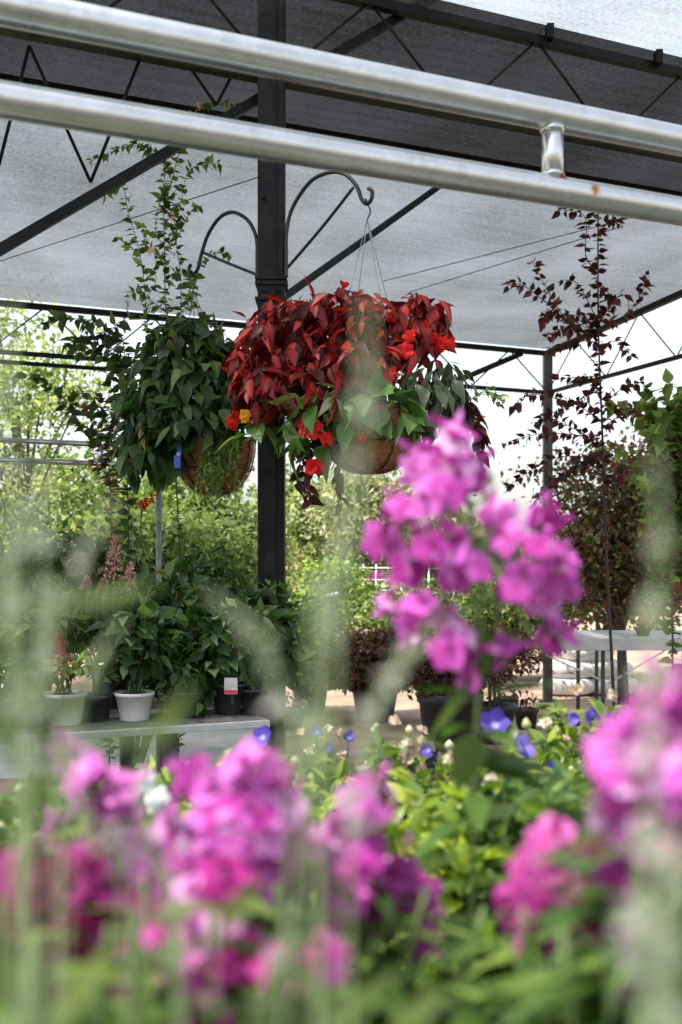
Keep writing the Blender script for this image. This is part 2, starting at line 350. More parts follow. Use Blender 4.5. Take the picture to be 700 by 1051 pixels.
# rivet strip down the face of the main post
b = MB(); c0 = at_ts(0, 0, 0)
b.box(c0+(.018, -.0545, 1.8), (.004, .005, 3.5)); b.build('flange', M_black, mp_, smooth=False)
b = MB()
for z in (2.36, 2.42, 2.44): b.box(c0+(.0, 0, z), (.122, .122, .012))
b.build('clamp', M_black, mp_, smooth=False)
for dx, z in ((-.02, 3.24), (-.025, 2.39), (.03, 2.39), (-.03, 2.75), (-.03, 1.7)):
    b = MB(); q = c0+(dx, -.052, z); b.tube((q, q+(0, -.016, 0)), .007, 6); b.build('bolt', M_black, mp_, smooth=False)
b = MB(); b.tube([c0+(.056*(1 if k in (0, 3, 4) else -1), -.057 if k in (0, 1, 4) else .057, 1.93+.002*k) for k in range(5)], .003, 6); tie = b.build('cable_tie', M_label, mp_)
post(T2, S2, .085, M_grey_steel, RZ1)
post(-1.3, 0, .10, M_black, 3.6); post(-4.2, S2, .085, M_grey_steel, RZ1); post(T2, 0, .10, M_black, 3.6)

def truss(name_pts, top_r, bot_r, web_r, n_web, label=None, mtl=M_black, square=True, skip_web=()):
    (ta, tb), (ba, bb) = name_pts
    e = bpy.data.objects.new('truss', None); col.objects.link(e); e.parent = SH; e['_o'] = SH['_o']
    b = MB(); (b.bar(ta, tb, top_r*2, top_r*2) if square else b.tube((ta, tb), top_r)); b.build('top_chord', mtl, e, smooth=not square)
    b = MB(); (b.bar(ba, bb, bot_r*2, bot_r*2) if square else b.tube((ba, bb), bot_r)); b.build('bottom_chord', mtl, e, smooth=not square)
    for i in range(n_web):
        f0, f1 = i/n_web, (i+1)/n_web
        if i % 2 == 0: p, q = ba+(bb-ba)*f0, ta+(tb-ta)*f1
        else: p, q = ta+(tb-ta)*f0, ba+(bb-ba)*f1
        b = MB(); b.tube((p, q), web_r, 6); b.build('web_bar', mtl, e)
    return e
zt, zb = RZ0-.03, 3.235
t_lo, t_hi = -1.58, 4.02            # bottoms at ..., -.78,.02,.82,1.62
T1 = truss(((at_ts(t_lo, .0, zt), at_ts(t_hi, 0, zt)), (at_ts(t_lo, 0, zb), at_ts(t_hi, 0, zb))), .019, .022, .0062, 14)
for px in (560, 671):
    b = MB(); t = row_t(px); b.box(at_ts(t, -.03, zt+.03), (.03, .05, .06)); b.build('clip', M_black, T1, smooth=False)
zb3 = 2.955
truss(((at_ts(-5, S2, RZ1-.01), at_ts(T2, S2, RZ1-.01)), (at_ts(-5, S2, zb3), at_ts(T2, S2, zb3))), .022, .017, .007, 22)
truss(((at_ts(T2, S2, RZ1-.005), at_ts(T2, 0, RZ0-.02)), (at_ts(T2, S2, zb3), at_ts(T2, 0, zb3+.02))), .024, .016, .006, 10)
b = MB(); b.bar(at_ts(-5, S2, zb3-.075), at_ts(T2-2.6, S2, zb3-.075), .03, .03); b.build('tie_bar', M_black, SH, smooth=False)
b = MB(); b.bar(at_ts(-5, SB, roofz(SB)-.01), at_ts(T2, SB, roofz(SB)-.01), .035, .04); b.build('purlin', M_black, SH, smooth=False)
# braces
def brace(p, q, w, mtl=M_black):
    b = MB(); b.bar(p, q, w, w); return b.build('knee_brace', mtl, SH, smooth=False)
SA = .055
a0 = on_row(-40, 279, SA); a1 = on_row(452, -7, SA); brace(at_ts(-1.3, SA, a0[2]-.12) , a1, .036)
brace(on_row(286, 309, SA), on_row(486, 166, SB), .024)
brace(on_row(462, 394, S2), on_row(535, 363, S2), .05)
for p_, q_ in (((93, 187), (30, 47)), ((93, 187), (143, 62)), ((-6, 188), (30, 47)), ((222, 108), (180, 48)), ((222, 108), (246, 62)), ((330, 62), (300, 78))):
    b = MB(); b.tube((on_row(p_[0], p_[1], SA), on_row(q_[0], q_[1], SA-.02)), .0062, 6); b.build('web_bar', M_black, SH)
for p_, q_ in (((0, 268), (268, 181)), ((392, 289), (662, 220)), ((420, 300), (640, 232))):
    b = MB(); b.tube((on_roof(*p_, -.03), on_roof(*q_, -.03)), .0032, 5); b.build('cable', M_wire, SH)

# ------------------------------------------------------------------ galvanised rail in front
ra = P(0, 102, 1.70); ru = P(0, 6, 1.70)
def rp(px, base):                       # point on the rail (parallel to D1) above column px
    k = (px-CX)/F; t = (k*base[1]-base[0])/(D1[0]-k*D1[1]); return base+D1*t
RUST = [(tuple((rp(607, ra)+(0, -.028, .004))), .013), (tuple(rp(572, ra)+(.01, -.02, .025)), .010)]
M_galv = galvmat()
RL = thing('pipe_rail', 'two parallel galvanised steel pipes joined by a short spacer across the top', 'pipe rail', (0, 0, 0))
LA, LB = -1.1, 3.2
for base in (ra, ru):
    b = MB(); b.tube([base+D1*(LA+(LB-LA)*i/20) for i in range(21)], .0300 if base is ra else .0305, 28); b.build('pipe', M_galv, RL)
b = MB(); c0, c1 = rp(567, ra), rp(567, ru); b.tube((c0+UP*.02, c1-UP*.02), .022, 20); sp_ = b.build('spacer', M_galv, RL)
b = MB()
for c_, s_ in ((c0, 1), (c1, -1)):
    b.tube((c_+UP*s_*.026, c_+UP*s_*.037), (.027, .023), 20)
b.build('weld', M_galv, sp_)
for t in (LA+.05, LB-.05):
    b = MB(); b.tube([ra*(1, 1, 0)+D1*t, ra+D1*t+UP*.155], .03, 20); b.build('upright', M_galv, RL)

# ------------------------------------------------------------------ hanger brackets
def smooth_path(pts, n=8):
    pts = [np.asarray(p, float) for p in pts]; out = []
    for i in range(len(pts)-1):
        p0, p1, p2, p3 = pts[max(i-1, 0)], pts[i], pts[i+1], pts[min(i+2, len(pts)-1)]
        for k in range(n):
            t = k/n; out.append(.5*((2*p1)+(-p0+p2)*t+(2*p0-5*p1+4*p2-p3)*t*t+(-p0+3*p1-3*p2+p3)*t**3))
    out.append(pts[-1]); return out
def bracket(name, label, arch, strut, a, bnd):
    """arch and strut are given in the photo; the bracket plane runs from post (col a, depth) to hook (col b, depth)"""
    (xa, ya), (xb, yb) = a, bnd
    def Q(px, py):
        A, B = P(xa, 0, ya), P(xb, 0, yb); k = (px-CX)/F
        f = (k*A[1]-A[0])/((B[0]-A[0])-k*(B[1]-A[1])); Y = A[1]+f*(B[1]-A[1]); return P(px, py, Y)
    o = thing(name, label, 'plant hanger', Q(*arch[0]), 'curved plant hangers on the main post')
    b = MB(); b.tube(smooth_path([Q(*p) for p in arch]), .0075, 10); b.build('arch', M_wire, o)
    b = MB(); b.tube(smooth_path([Q(*p) for p in strut]), .006, 8); b.build('strut', M_wire, o)
    p0, p1 = Q(*arch[0]), Q(*strut[0]); lo, hi = min(p0[2], p1[2])-.03, max(p0[2], p1[2])+.03
    b = MB(); b.box(np.array((p0[0], p0[1], (lo+hi)/2)), (.012, .03, hi-lo)); b.build('mounting_plate', M_wire, o, smooth=False)
    return Q
QR = bracket('hanger_bracket', 'curved black iron hanger arching right from the post above the red basket',
        [(294, 262), (294, 240), (300, 214), (318, 187), (338, 177), (354, 179), (366, 191), (371, 204), (376, 209), (381, 205), (382, 197), (378, 193)], [(294, 276), (330, 234), (363, 192)], (294, 3.95), (378, 3.74))
QL = bracket('hanger_bracket', 'smaller curved black iron hanger arching left from the post above the green basket',
        [(264, 262), (263, 244), (255, 227), (240, 218), (226, 223), (214, 240), (207, 260), (203, 276), (198, 281), (194, 277), (196, 271)], [(264, 282), (236, 271), (208, 259)], (264, 4.0), (198, 4.2))

# ------------------------------------------------------------------ leaf scattering helpers
def rand_unit(n):
    return norm(rng.normal(size=(n, 3)))
def blob_leaves(mb, c, r, n, L, W, prof=OVATE, out=.6, down=.6, jit=.5, fold=.25, curl=.35, shell=.55, upper=False, m=0):
    """leaves through an ellipsoid, denser towards its skin, pointing outward and down"""
    u = rand_unit(n)
    if upper: u[:, 2] = np.abs(u[:, 2])
    rad = (shell+(1-shell)*rng.random(n))[:, None]
    Pt = np.asarray(c)+u*np.asarray(r)*rad
    d = norm(u*out+np.array((0, 0, -down))+rng.normal(size=(n, 3))*jit)
    nn = norm(u+UP*.7+rng.normal(size=(n, 3))*.35)
    sc = rng.uniform(.45, 1.25, n)
    mb.leaves(Pt, d, nn, L*sc, W*sc*rng.uniform(.8, 1.2, n), prof, fold, curl, m=m)
def floret(mb, c, nrm, R, prof=PETAL, petals=5, wid=.95, curl=.12, cup=0., rnd=None, rot=None):
    nrm = norm(nrm); ref = UP if abs(nrm[2]) < .9 else np.array((1., 0, 0))
    a = norm(np.cross(nrm, ref)); b_ = np.cross(nrm, a); r0 = rng.random()*6.28 if rot is None else rot
    ang = r0+np.arange(petals)*2*PI/petals+rng.normal(size=petals)*.08
    D = np.cos(ang)[:, None]*a+np.sin(ang)[:, None]*b_
    D = norm(D+nrm*cup)
    mb.leaves(np.tile(c, (petals, 1)), D, np.tile(nrm, (petals, 1)), R*rng.uniform(.9, 1.08, petals), R*wid, prof, -.12, curl, rnd=np.clip((rng.random() if rnd is None else rnd)+rng.normal(size=petals)*.16, 0, 1))
def sprig(ml, ms, pts, r0, r1, step, L, W, prof=OVATE, jit=.5, droop=.2, fold=.2, curl=.25, n_at=1, spread=.9):
    pts = smooth_path(pts, 5); k = len(pts)
    ms.tube(pts, [r0+(r1-r0)*i/(k-1) for i in range(k)], 5)
    seg = np.array(pts); dl = np.linalg.norm(np.diff(seg, axis=0), axis=1); tot = dl.sum(); cum = np.concatenate(([0], np.cumsum(dl)))
    n = max(2, int(tot/step)); s_ = (np.arange(n)+rng.random(n)*.8)/n*tot
    s_ = np.repeat(s_, n_at)
    Pt = np.stack([np.interp(s_, cum, seg[:, i]) for i in range(3)], 1)
    idx = np.clip(np.searchsorted(cum, s_)-1, 0, k-2); T = norm(np.diff(seg, axis=0))[idx]
    rad = rand_unit(len(s_)); rad = norm(rad-T*np.sum(rad*T, 1, keepdims=True))
    d = norm(T*.5+rad*spread-UP*droop+rng.normal(size=Pt.shape)*jit*.3)
    sc = rng.uniform(.6, 1.2, len(s_))
    ml.leaves(Pt+rad*r0, d, norm(UP+rng.normal(size=Pt.shape)*jit), L*sc, W*sc, prof, fold, curl)

def pot_profile(r, h):
    return [(.001, .0), (r*.72, 0), (r*.74, .004), (r*.95, h*.86), (r, h*.87), (r*1.03, h*.9), (r*1.03, h), (r*.97, h), (r*.94, h*.86), (.001, h*.84)]
def add_pot(root, c, r, h, mtl=M_pot_black):
    b = MB(); b.lathe(c, pot_profile(r, h)); p = b.build('pot', mtl, root)
    b = MB(); b.lathe(np.asarray(c)+(0, 0, h*.80), [(.001, .012), (r*.5, .016), (r*.93, .005)], 20); b.build('soil', M_soil, p)
    return p

# ------------------------------------------------------------------ hanging baskets
def coir_basket(root, c, R, H, hook, n_wire=4):
    """c: centre of the rim; bowl hangs below"""
    c = np.asarray(c)
    prof = [(R*math.sin(a)**.8 if a > 0 else .001, -H*math.cos(a)) for a in np.linspace(0, PI/2, 9)]
    b = MB(); b.lathe(c, prof+[(R*.93, .004), (R*.85, -.03), (.001, -.035)], 32)
    m_ = 1600; a = rng.random(m_)*2*PI; th = rng.uniform(.15, PI/2, m_); rr = R*np.sin(th)**.8+.001; zz = -H*np.cos(th)
    pt = c+np.stack((rr*np.cos(a), rr*np.sin(a), zz), 1); nr = norm(np.stack((np.cos(a)*np.sin(th), np.sin(a)*np.sin(th), -np.cos(th)*.8), 1))
    dd = rng.normal(size=(m_, 3)); dd = norm(dd-nr*np.sum(dd*nr, 1, keepdims=True)+nr*.22)
    b.leaves(pt, dd, nr, rng.uniform(.02, .05, m_), .0022, None, .2, -.05)
    b.build('coir_liner', M_coir, root)
    fr = bpy.data.objects.new('wire_frame', None)
    b = MB()
    ring = [c+np.array((math.cos(a)*(R+.005), math.sin(a)*(R+.005), 0)) for a in np.linspace(0, 2*PI, 33)]; b.tube(ring, .004, 6)
    ring = [c+np.array((math.cos(a)*R*.93, math.sin(a)*R*.93, -H*.55)) for a in np.linspace(0, 2*PI, 33)]; b.tube(ring, .003, 6)
    for k in range(10):
        a = k*2*PI/10+.2
        b.tube([c+np.array((math.cos(a)*(r+.004), math.sin(a)*(r+.004), z-.003)) for r, z in prof[::-1]], .003, 6)
    b.build('wire_frame', M_wire, root)
    for k in range(n_wire):
        a = k*2*PI/n_wire+.5
        p = c+np.array((math.cos(a)*R, math.sin(a)*R, 0))
        b = MB(); b.tube((p, hook-UP*.06), .0016, 5); b.build('hanger_wire', M_thinwire, root)
    b = MB(); b.tube(smooth_path([hook-UP*.062, hook-UP*.03+D1*.012, hook+UP*.0, hook+UP*.012-D1*.006, hook-D1*.014, hook-D1*.01-UP*.008]), .003, 6); b.build('hook', M_wire, root)

def ruffle(mb, c, nrm, R, n=16):           # a full double begonia flower
    nrm = norm(nrm); r_ = rng.random()
    for ring, (kk, f, cup) in enumerate(((5, 1., .05), (5, .8, .45), (4, .55, 1.))):
        kk = int(kk+rng.integers(-1, 2)); tilt = norm(nrm+rng.normal(size=3)*.3)
        floret(mb, np.asarray(c)+nrm*.004*ring+rng.normal(size=3)*R*.12, tilt, R*f*rng.uniform(.75, 1.2), PETAL, max(3, kk), rng.uniform(.7, 1.05), .35, cup, rnd=r_)

# --- red basket
BY = 3.74; hook = QR(377, 208)
bc = P(379, 422, BY)
RB = thing('hanging_basket', 'coir hanging basket of red coleus with scarlet begonias right of the post', 'hanging basket', bc, 'hanging baskets on the post')
coir_basket(RB, bc, .20, .225, hook)
def pr(px): return px*BY/F
b = MB()
for px, py, rx, ry, n, dy in ((268, 398, 30, 30, 30, -.04), (312, 402, 36, 26, 34, -.12), (250, 372, 18, 34, 22, 0), (375, 345, 30, 46, 60, -.08), (370, 380, 34, 30, 45, -.12), (415, 350, 40, 36, 40, -.04), (300, 345, 52, 42, 75, -.02), (285, 385, 46, 42, 65, .02), (345, 335, 48, 38, 70, 0), (352, 375, 52, 45, 55, -.08), (268, 350, 30, 40, 30, .1), (325, 395, 45, 35, 40, -.1),
                           (430, 325, 34, 28, 60, .02), (400, 335, 36, 32, 50, .05), (392, 370, 36, 40, 45, -.02), (300, 320, 40, 20, 30, .08), (345, 308, 34, 16, 34, .03), (320, 318, 40, 20, 30, .0)):
    blob_leaves(b, P(px, py, BY)+(0, dy, 0), (pr(rx), .13, pr(ry)), int(n*1.9), .086, .040, LANCE if rng.random() < .65 else OVATE, .55, .85, .42, .35, .4, .45)
co = b.build('coleus_foliage', L_coleus, RB)
b = MB()
for px, py in ((260, 390), (300, 395), (330, 370), (360, 390), (420, 350), (385, 350), (290, 360)):
    b.tube(smooth_path([P(379, 412, BY), (P(379, 412, BY)+P(px, py, BY))/2+(0, 0, .05), P(px, py, BY)]), .004, 5)
b.build('coleus_stem', M_stem_red, co)
b = MB()
for px, py, rx, ry, n, dy in ((345, 425, 45, 22, 40, -.17), (385, 420, 44, 18, 44, -.18), (410, 432, 26, 22, 20, -.16), (300, 435, 28, 28, 26, -.05), (320, 455, 26, 18, 16, -.1), (262, 440, 22, 14, 12, 0)):
    blob_leaves(b, P(px, py, BY)+(0, dy, 0), (pr(rx), .06, pr(ry)), n, .105, .058, OVATE, .7, .45, .45, .2, .2, .5)
be = b.build('begonia_foliage', L_begonia, RB)
b = MB()
for px, py in ((335, 408), (328, 420)):
    blob_leaves(b, P(px, py, BY-.2), (pr(14), .02, pr(10)), 8, .07, .03, LANCE, .7, .5, .4)
b.build('variegated_shoot', L_pale, RB)
for px, py, R, dy in ((318, 441, .040, -.2), (333, 450, .034, -.2), (322, 478, .042, -.17), (356, 452, .024, -.2), (372, 450, .022, -.2), (238, 434, .028, -.05), (241, 426, .022, -.05),
                      (421, 344, .030, -.16), (418, 360, .034, -.16), (402, 384, .036, -.16), (389, 386, .03, -.15), (455, 352, .028, -.1), (463, 350, .02, -.1), (446, 345, .024, -.1), (300, 470, .016, -.1)):
    c = P(px, py, BY+dy)
    b = MB(); ruffle(b, c, (rng.normal()*.35, -1, .25), R); b.build('begonia_flower', F_red, RB)
b = MB(); ruffle(b, P(252, 428, BY-.07), (0, -1, .2), .024); b.build('marigold_flower', F_orange, RB)
b = MB(); ruffle(b, P(493, 430, BY-.02), (0, -1, .2), .018); b.build('marigold_flower', F_orange, RB)
b = MB()
for px, py, rx, ry, n, dy in ((455, 395, 26, 34, 80, -.04), (436, 415, 26, 34, 80, -.1), (428, 405, 18, 26, 30, -.1), (470, 400, 20, 34, 40, .02), (480, 440, 12, 34, 22, 0), (430, 450, 22, 20, 16, .08)):
    blob_leaves(b, P(px, py, BY)+(0, dy, 0), (pr(rx), .08, pr(ry)), n, .085, .034, LANCE, .4, .9, .3)
b.build('trailing_foliage', L_varieg, RB)
for pts in (((400, 430), (320, 480), (318, 515)), ((350, 450), (345, 495), (352, 520)), ((340, 440), (310, 470), (306, 498)), ((470, 390), (490, 440), (492, 478)), ((450, 400), (485, 420), (500, 460))):
    b = MB(); s = MB(); sprig(b, s, [P(x, y, BY-.05) for x, y in pts], .003, .0015, .012, .06, .032, OVATE, .6, .4)
    o = b.build('sweet_potato_vine', L_burg, RB); s.build('vine_stem', M_stem_red, o)
for pts in (((470, 420), (498, 402), (520, 410)), ((460, 420), (488, 430), (494, 452)), ((480, 412), (505, 398), (512, 418))):
    b = MB(); s = MB(); sprig(b, s, [P(x, y, BY) for x, y in pts], .002, .001, .016, .036, .022, OVATE, .6, .4)
    o = b.build('lime_trailer', L_lime, RB); s.build('vine_stem', M_stem, o)

# --- green basket
GY = 4.2; hook2 = QL(198, 281)
gc = P(220, 452, GY)
GB = thing('hanging_basket', 'coir hanging basket heaped with dark green leaves left of the post', 'hanging basket', gc, 'hanging baskets on the post')
coir_basket(GB, gc, .165, .22, hook2)
def pg(px): return px*GY/F
b = MB()
for px, py, rx, ry, n, dy in ((192, 372, 52, 45, 150, -.03), (160, 410, 44, 48, 120, 0), (215, 400, 44, 48, 120, -.06), (185, 430, 50, 36, 90, -.1), (236, 380, 28, 36, 60, 0), (150, 450, 32, 26, 60, 0), (195, 345, 40, 22, 60, .03), (205, 440, 34, 24, 60, -.16), (240, 430, 24, 26, 40, -.12), (155, 470, 36, 20, 50, -.05), (178, 462, 22, 24, 30, -.17)):
    blob_leaves(b, P(px, py, GY)+(0, dy, 0), (pg(rx), .15, pg(ry)), int(n*1.5), .088, .046, OVATE, .55, .8, .35, .25, .25, .5)
b.build('foliage', L_dkgreen, GB)
b = MB(); blob_leaves(b, P(200, 350, GY)+(0, -.08, 0), (pg(44), .12, pg(26)), 110, .06, .034, OVATE, .7, .4, .5); blob_leaves(b, P(180, 410, GY)+(0, -.16, 0), (pg(56), .06, pg(50)), 70, .07, .036, OVATE, .6, .8, .4); b.build('pale_foliage', L_varieg, GB)
b = MB(); blob_leaves(b, P(190, 400, GY)+(0, -.1, 0), (pg(60), .12, pg(60)), 110, .075, .036, OVATE, .6, .8, .4); b.build('young_foliage', L_mid, GB)
M_yl = leafmat('yellowed_leaf', [(0, (.42, .30, .06)), (1, (.5, .36, .1))], tr=.4)
for px, py in ((162, 418), (144, 440)):
    b = MB(); b.leaves(P(px, py, GY-.2), (rng.normal()*.15, -.2, -1), (0, -1, .2), .08, .026, LANCE); b.build('yellowed_leaf', M_yl, GB)
b = MB(); s = MB()
for i in range(42):
    x0 = rng.uniform(210, 246); y1 = rng.uniform(475, 522); x1 = x0+rng.normal()*8
    sprig(b, s, [P(x0, 440+rng.normal()*6, GY-.16), P((x0+x1)/2, (440+y1)/2, GY-.20), P(x1, y1, GY-.16)], .0014, .0008, .010, .022, .008, LANCE, .7, .2)
o = b.build('trailing_lobelia', L_lime, GB); s.build('vine_stem', M_stem, o)
b = MB(); b.box(P(184, 452, GY-.215), (.018, .002, .12)); b.box(P(182, 474, GY-.217), (.026, .003, .05)); b.box(P(183, 466, GY-.2195), (.014, .002, .012), m=1)
t_ = b.build('plant_tag', [M_blue, M_label], GB, smooth=False)

# ------------------------------------------------------------------ climbers and saplings made of branches
def leafy(name, label, cat, base, branches, stem_w, leafm, stemm, L, W, step, prof=OVATE, group=None, pot=None, n_at=1, jit=.6, droop=.25, depth=.08, flowers=(), fm=None, fr=.02, fname='flower', stem0=None):
    root = thing(name, label, cat, base, group)
    b = MB(); s = MB()
    if pot: add_pot(root, base, *pot)
    for i, br in enumerate(branches):
        pts = [np.asarray(p, float)+(0, 0, 0) for p in br]
        if depth and i:
            dd = rng.normal()*depth; pts = [p+np.array((0, dd*k/(max(1, len(pts)-1)), 0)) for k, p in enumerate(pts)]
        w = stem_w[0] if i == 0 else stem_w[1]
        if i == 0:
            s.tube(smooth_path(pts), np.linspace(w, w*.3, (len(pts)-1)*8+1), 7)
            k = stem0 if stem0 is not None else len(pts)
            if k > 1: sprig(b, MB(), pts[-k:], w*.4, w*.3, step*.9, L, W, prof, jit, droop, n_at=2)
        else: sprig(b, s, pts, w, w*.4, step, L, W, prof, jit, droop, n_at=n_at)
    s.build('stem' if name != 'sapling' else 'trunk', stemm, root); b.build('leaves' if name != 'sapling' else 'crown', leafm, root)
    for f in flowers:
        c = P(*f); q = MB(); ruffle(q, c, (rng.normal()*.7, -1, .9), fr); q.build(fname, fm, root)
    return root

VY = 4.65
def V(*a, Y=VY): return [P(x, y, Y) for x, y in a]
base = P(182, 575, VY)*(1, 1, 0)
leafy('climbing_rose', 'tall slender climber with small peach roses rising behind the green basket', 'climbing plant', base,
      [[base+UP*.2]+V((185, 600), (178, 450), (170, 317), (168, 203), (167, 168), (139, 143)),
       V((182, 480), (186, 303), (181, 246), (187, 203), (196, 174), (227, 168)), V((160, 470), (150, 311), (144, 260), (133, 220), (127, 194), (108, 205)),
       V((167, 168), (155, 152), (133, 146), (92, 162)), V((168, 220), (184, 160), (205, 112), (246, 112)), V((196, 320), (201, 280), (219, 260), (238, 261)),
       V((144, 260), (128, 250), (120, 243)), V((168, 270), (150, 250), (146, 232)), V((168, 290), (185, 275), (196, 282)), V((170, 250), (160, 240), (166, 200)), V((181, 246), (196, 216), (206, 210)),
       V((170, 320), (140, 300), (128, 310)), V((175, 330), (196, 310), (200, 300)), V((182, 230), (174, 212), (170, 190)), V((168, 210), (178, 196), (186, 190)), V((168, 170), (176, 150), (180, 140)),
       V((150, 305), (160, 290), (158, 275)), V((168, 250), (180, 235), (176, 220))],
      (.0035, .0022), leafmat('rose_leaf', [(0, (.04, .08, .016)), (.6, (.10, .17, .035)), (1, (.26, .32, .08))], tr=.35), M_stem_red, .044, .026, .019, pot=(.14, .26), n_at=2, depth=.03,
      flowers=((177, 222, VY-.05), (155, 258, VY-.05), (204, 108, VY-.03)), fm=F_peach, fr=.017, fname='rose_bloom', stem0=None)
SY = 4.95; base = P(135, 575, SY)*(1, 1, 0)
leafy('dark_shrub', 'dark green branching shrub reaching left from behind the green basket', 'shrub', base,
      [[base+UP*.2]+V((132, 560), (130, 470), (128, 400), Y=SY), V((128, 400), (126, 350), (108, 342), (90, 328), (66, 328), (46, 335), Y=SY), V((128, 410), (124, 376), (100, 364), (74, 360), Y=SY),
       V((130, 470), (88, 438), (66, 416), (50, 396), (26, 384), Y=SY), V((128, 420), (112, 395), (112, 372), Y=SY), V((112, 345), (120, 330), (132, 326), Y=SY), V((90, 330), (84, 345), (64, 352), Y=SY), V((70, 420), (80, 405), (88, 400), Y=SY),
       V((130, 440), (104, 430), (92, 420), Y=SY), V((128, 380), (118, 360), (100, 352), Y=SY), V((108, 342), (92, 350), (80, 346), Y=SY), V((130, 450), (112, 450), (96, 448), Y=SY)],
      (.004, .0025), L_dark, M_stem_red, .065, .04, .019, pot=(.15, .28), n_at=2, depth=.05)
SY2 = 5.2; base = P(112, 575, SY2)*(1, 1, 0)
leafy('red_shrub', 'thin dark red sprigs beside the left edge of the green basket', 'shrub', base,
      [[base+UP*.2]+V((114, 560), (112, 480), (108, 430), (98, 402), Y=SY2), V((112, 470), (96, 430), (86, 412), Y=SY2), V((112, 460), (118, 430), (112, 408), Y=SY2), V((112, 490), (96, 470), (100, 450), Y=SY2), V((112, 500), (124, 470), (124, 440), Y=SY2)],
      (.0035, .0022), L_brown, M_stem_red, .05, .028, .016, pot=(.13, .24), n_at=2, depth=.05)
TY = 5.6; base = P(634, 575, TY)*(1, 1, 0)
def T(*a): return V(*a, Y=TY)
leafy('sapling', 'slender purple leaved sapling with sparse branches in front of the right bench', 'tree', base,
      [[base+UP*.2]+T((632, 760), (628, 680), (622, 560), (618, 440), (614, 330), (614, 190)), T((613, 329), (586, 334), (569, 317), (554, 294), (541, 274)), T((569, 317), (534, 293), (515, 298)), T((613, 280), (600, 263), (600, 237), (594, 223), (569, 221)),
       T((613, 329), (594, 291), (577, 286)), T((614, 329), (637, 326), (660, 303), (668, 274)), T((613, 351), (586, 351), (561, 364)), T((614, 357), (634, 349), (651, 364)), T((614, 386), (594, 386), (567, 387)), T((615, 400), (600, 388), (588, 394)),
       T((616, 431), (586, 414), (543, 406), (523, 420)), T((616, 470), (570, 470), (520, 500)), T((616, 450), (560, 445), (513, 457)), T((614, 240), (622, 232), (628, 244)), T((614, 215), (606, 188), (598, 180)), T((614, 330), (580, 320), (560, 326)), T((614, 335), (628, 310), (640, 306)),
       T((569, 317), (560, 322), (552, 330)), T((614, 350), (604, 330), (584, 316)), T((617, 420), (636, 400), (660, 392)), T((617, 440), (640, 425), (654, 430)), T((618, 480), (590, 480), (560, 500)), T((618, 500), (650, 480), (668, 486)), T((614, 290), (624, 300), (632, 320)),
       T((612, 345), (575, 340), (556, 352)), T((616, 400), (575, 420), (545, 436)), T((617, 455), (585, 440), (556, 428)), T((617, 465), (575, 490), (548, 520))],
      (.012, .0035), L_purple, M_stem_red, .053, .034, .029, pot=(.17, .3), n_at=3, depth=.12, stem0=4)
CY = 6.6; base = P(690, 575, CY)*(1, 1, 0)
brs = [[base+UP*.2]+V((690, 640), (684, 520), (676, 440), (668, 395), Y=CY)]
for i in range(62):
    x = rng.uniform(632, 745); y = rng.uniform(392, 540); brs.append(V((686, y+50), ((686+x)/2, y+8), (x, y), Y=CY))
leafy('climber', 'leafy green climber with bronze young leaves at the right edge', 'climbing plant', base, brs, (.007, .0035), leafmat('climber_leaf', [(0, (.06, .12, .022)), (.55, (.16, .25, .05)), (.6, (.13, .055, .04)), (.78, (.16, .06, .045)), (.8, (.20, .32, .07)), (1, (.34, .44, .14))], tr=.4), M_stem_red, .095, .07, .034, pot=(.18, .3), n_at=2, depth=.3)

# ------------------------------------------------------------------ background trees and shrubs
def tree(name, label, cat, px, Y, blobs, clumps, per, L, leafm, trunk_r=.06, group=None, bark=M_bark, csz=.2, pot=None, stems=1, depth=None, leaf_w=.55, prof=None):
    base = P(px, 575, Y)*(1, 1, 0); root = thing(name, label, cat, base, group)
    if pot: add_pot(root, base, *pot)
    z0 = pot[1]*.8 if pot else 0.
    cr = MB(); tk = MB(); area = np.array([b_[2]*b_[3] for b_ in blobs], float); area /= area.sum()
    lims = []
    for bi, (bx, by, rx, ry) in enumerate(blobs):
        c = P(bx, by, Y); r = np.array((rx*Y/F, (depth or (rx+ry)/2*Y/F*.8), ry*Y/F))
        n = max(3, int(clumps*area[bi])); u = rand_unit(n)*(rng.random(n)**.4)[:, None]; cc = c+u*r
        lims.extend(cc[:max(2, n//5)])
        for q in cc:
            k = int(per*rng.uniform(.5, 1.5)); pt = q+rng.normal(size=(k, 3))*csz*rng.uniform(.4, 1.15)*np.array((1.1, 1.1, .6))
            pt = pt[pt[:, 2] > z0+.06]
            k = len(pt)
            if not k: continue
            d = norm(rng.normal(size=(k, 3))+np.array((0, 0, -.25))); sc = rng.uniform(.6, 1.3, k)
            rn = np.clip(rng.normal(rng.uniform(.08, .92), .17, k), 0, 1)
            cr.leaves(pt, d, norm(rng.normal(size=(k, 3))+UP*.8), L*sc, L*leaf_w*sc, prof, .2, .15, rnd=rn)
    top = np.mean([P(b_[0], b_[1], Y) for b_ in blobs], axis=0)
    for k in range(stems):
        off = np.array((rng.normal()*.05, rng.normal()*.05, 0)) if stems > 1 else 0
        tk.tube(smooth_path([base+UP*z0+off*.3, base*.6+top*.4+off, top+off]), np.linspace(trunk_r, trunk_r*.35, 17), 8)
    lims = lims[:70]
    for q in lims:
        f = rng.uniform(.35, .95); st = base+UP*z0+(top-base-UP*z0)*f
        tk.tube(smooth_path([st, (st+q)/2+UP*.05+rng.normal(size=3)*.04, q], 3), np.linspace(trunk_r*.35, trunk_r*.08, 7), 5)
    tk.build('trunk' if cat == 'tree' else 'stem', bark, root); cr.build('crown' if cat == 'tree' else 'foliage', leafm, root)
    return root
GT = 'trees behind the shade house'
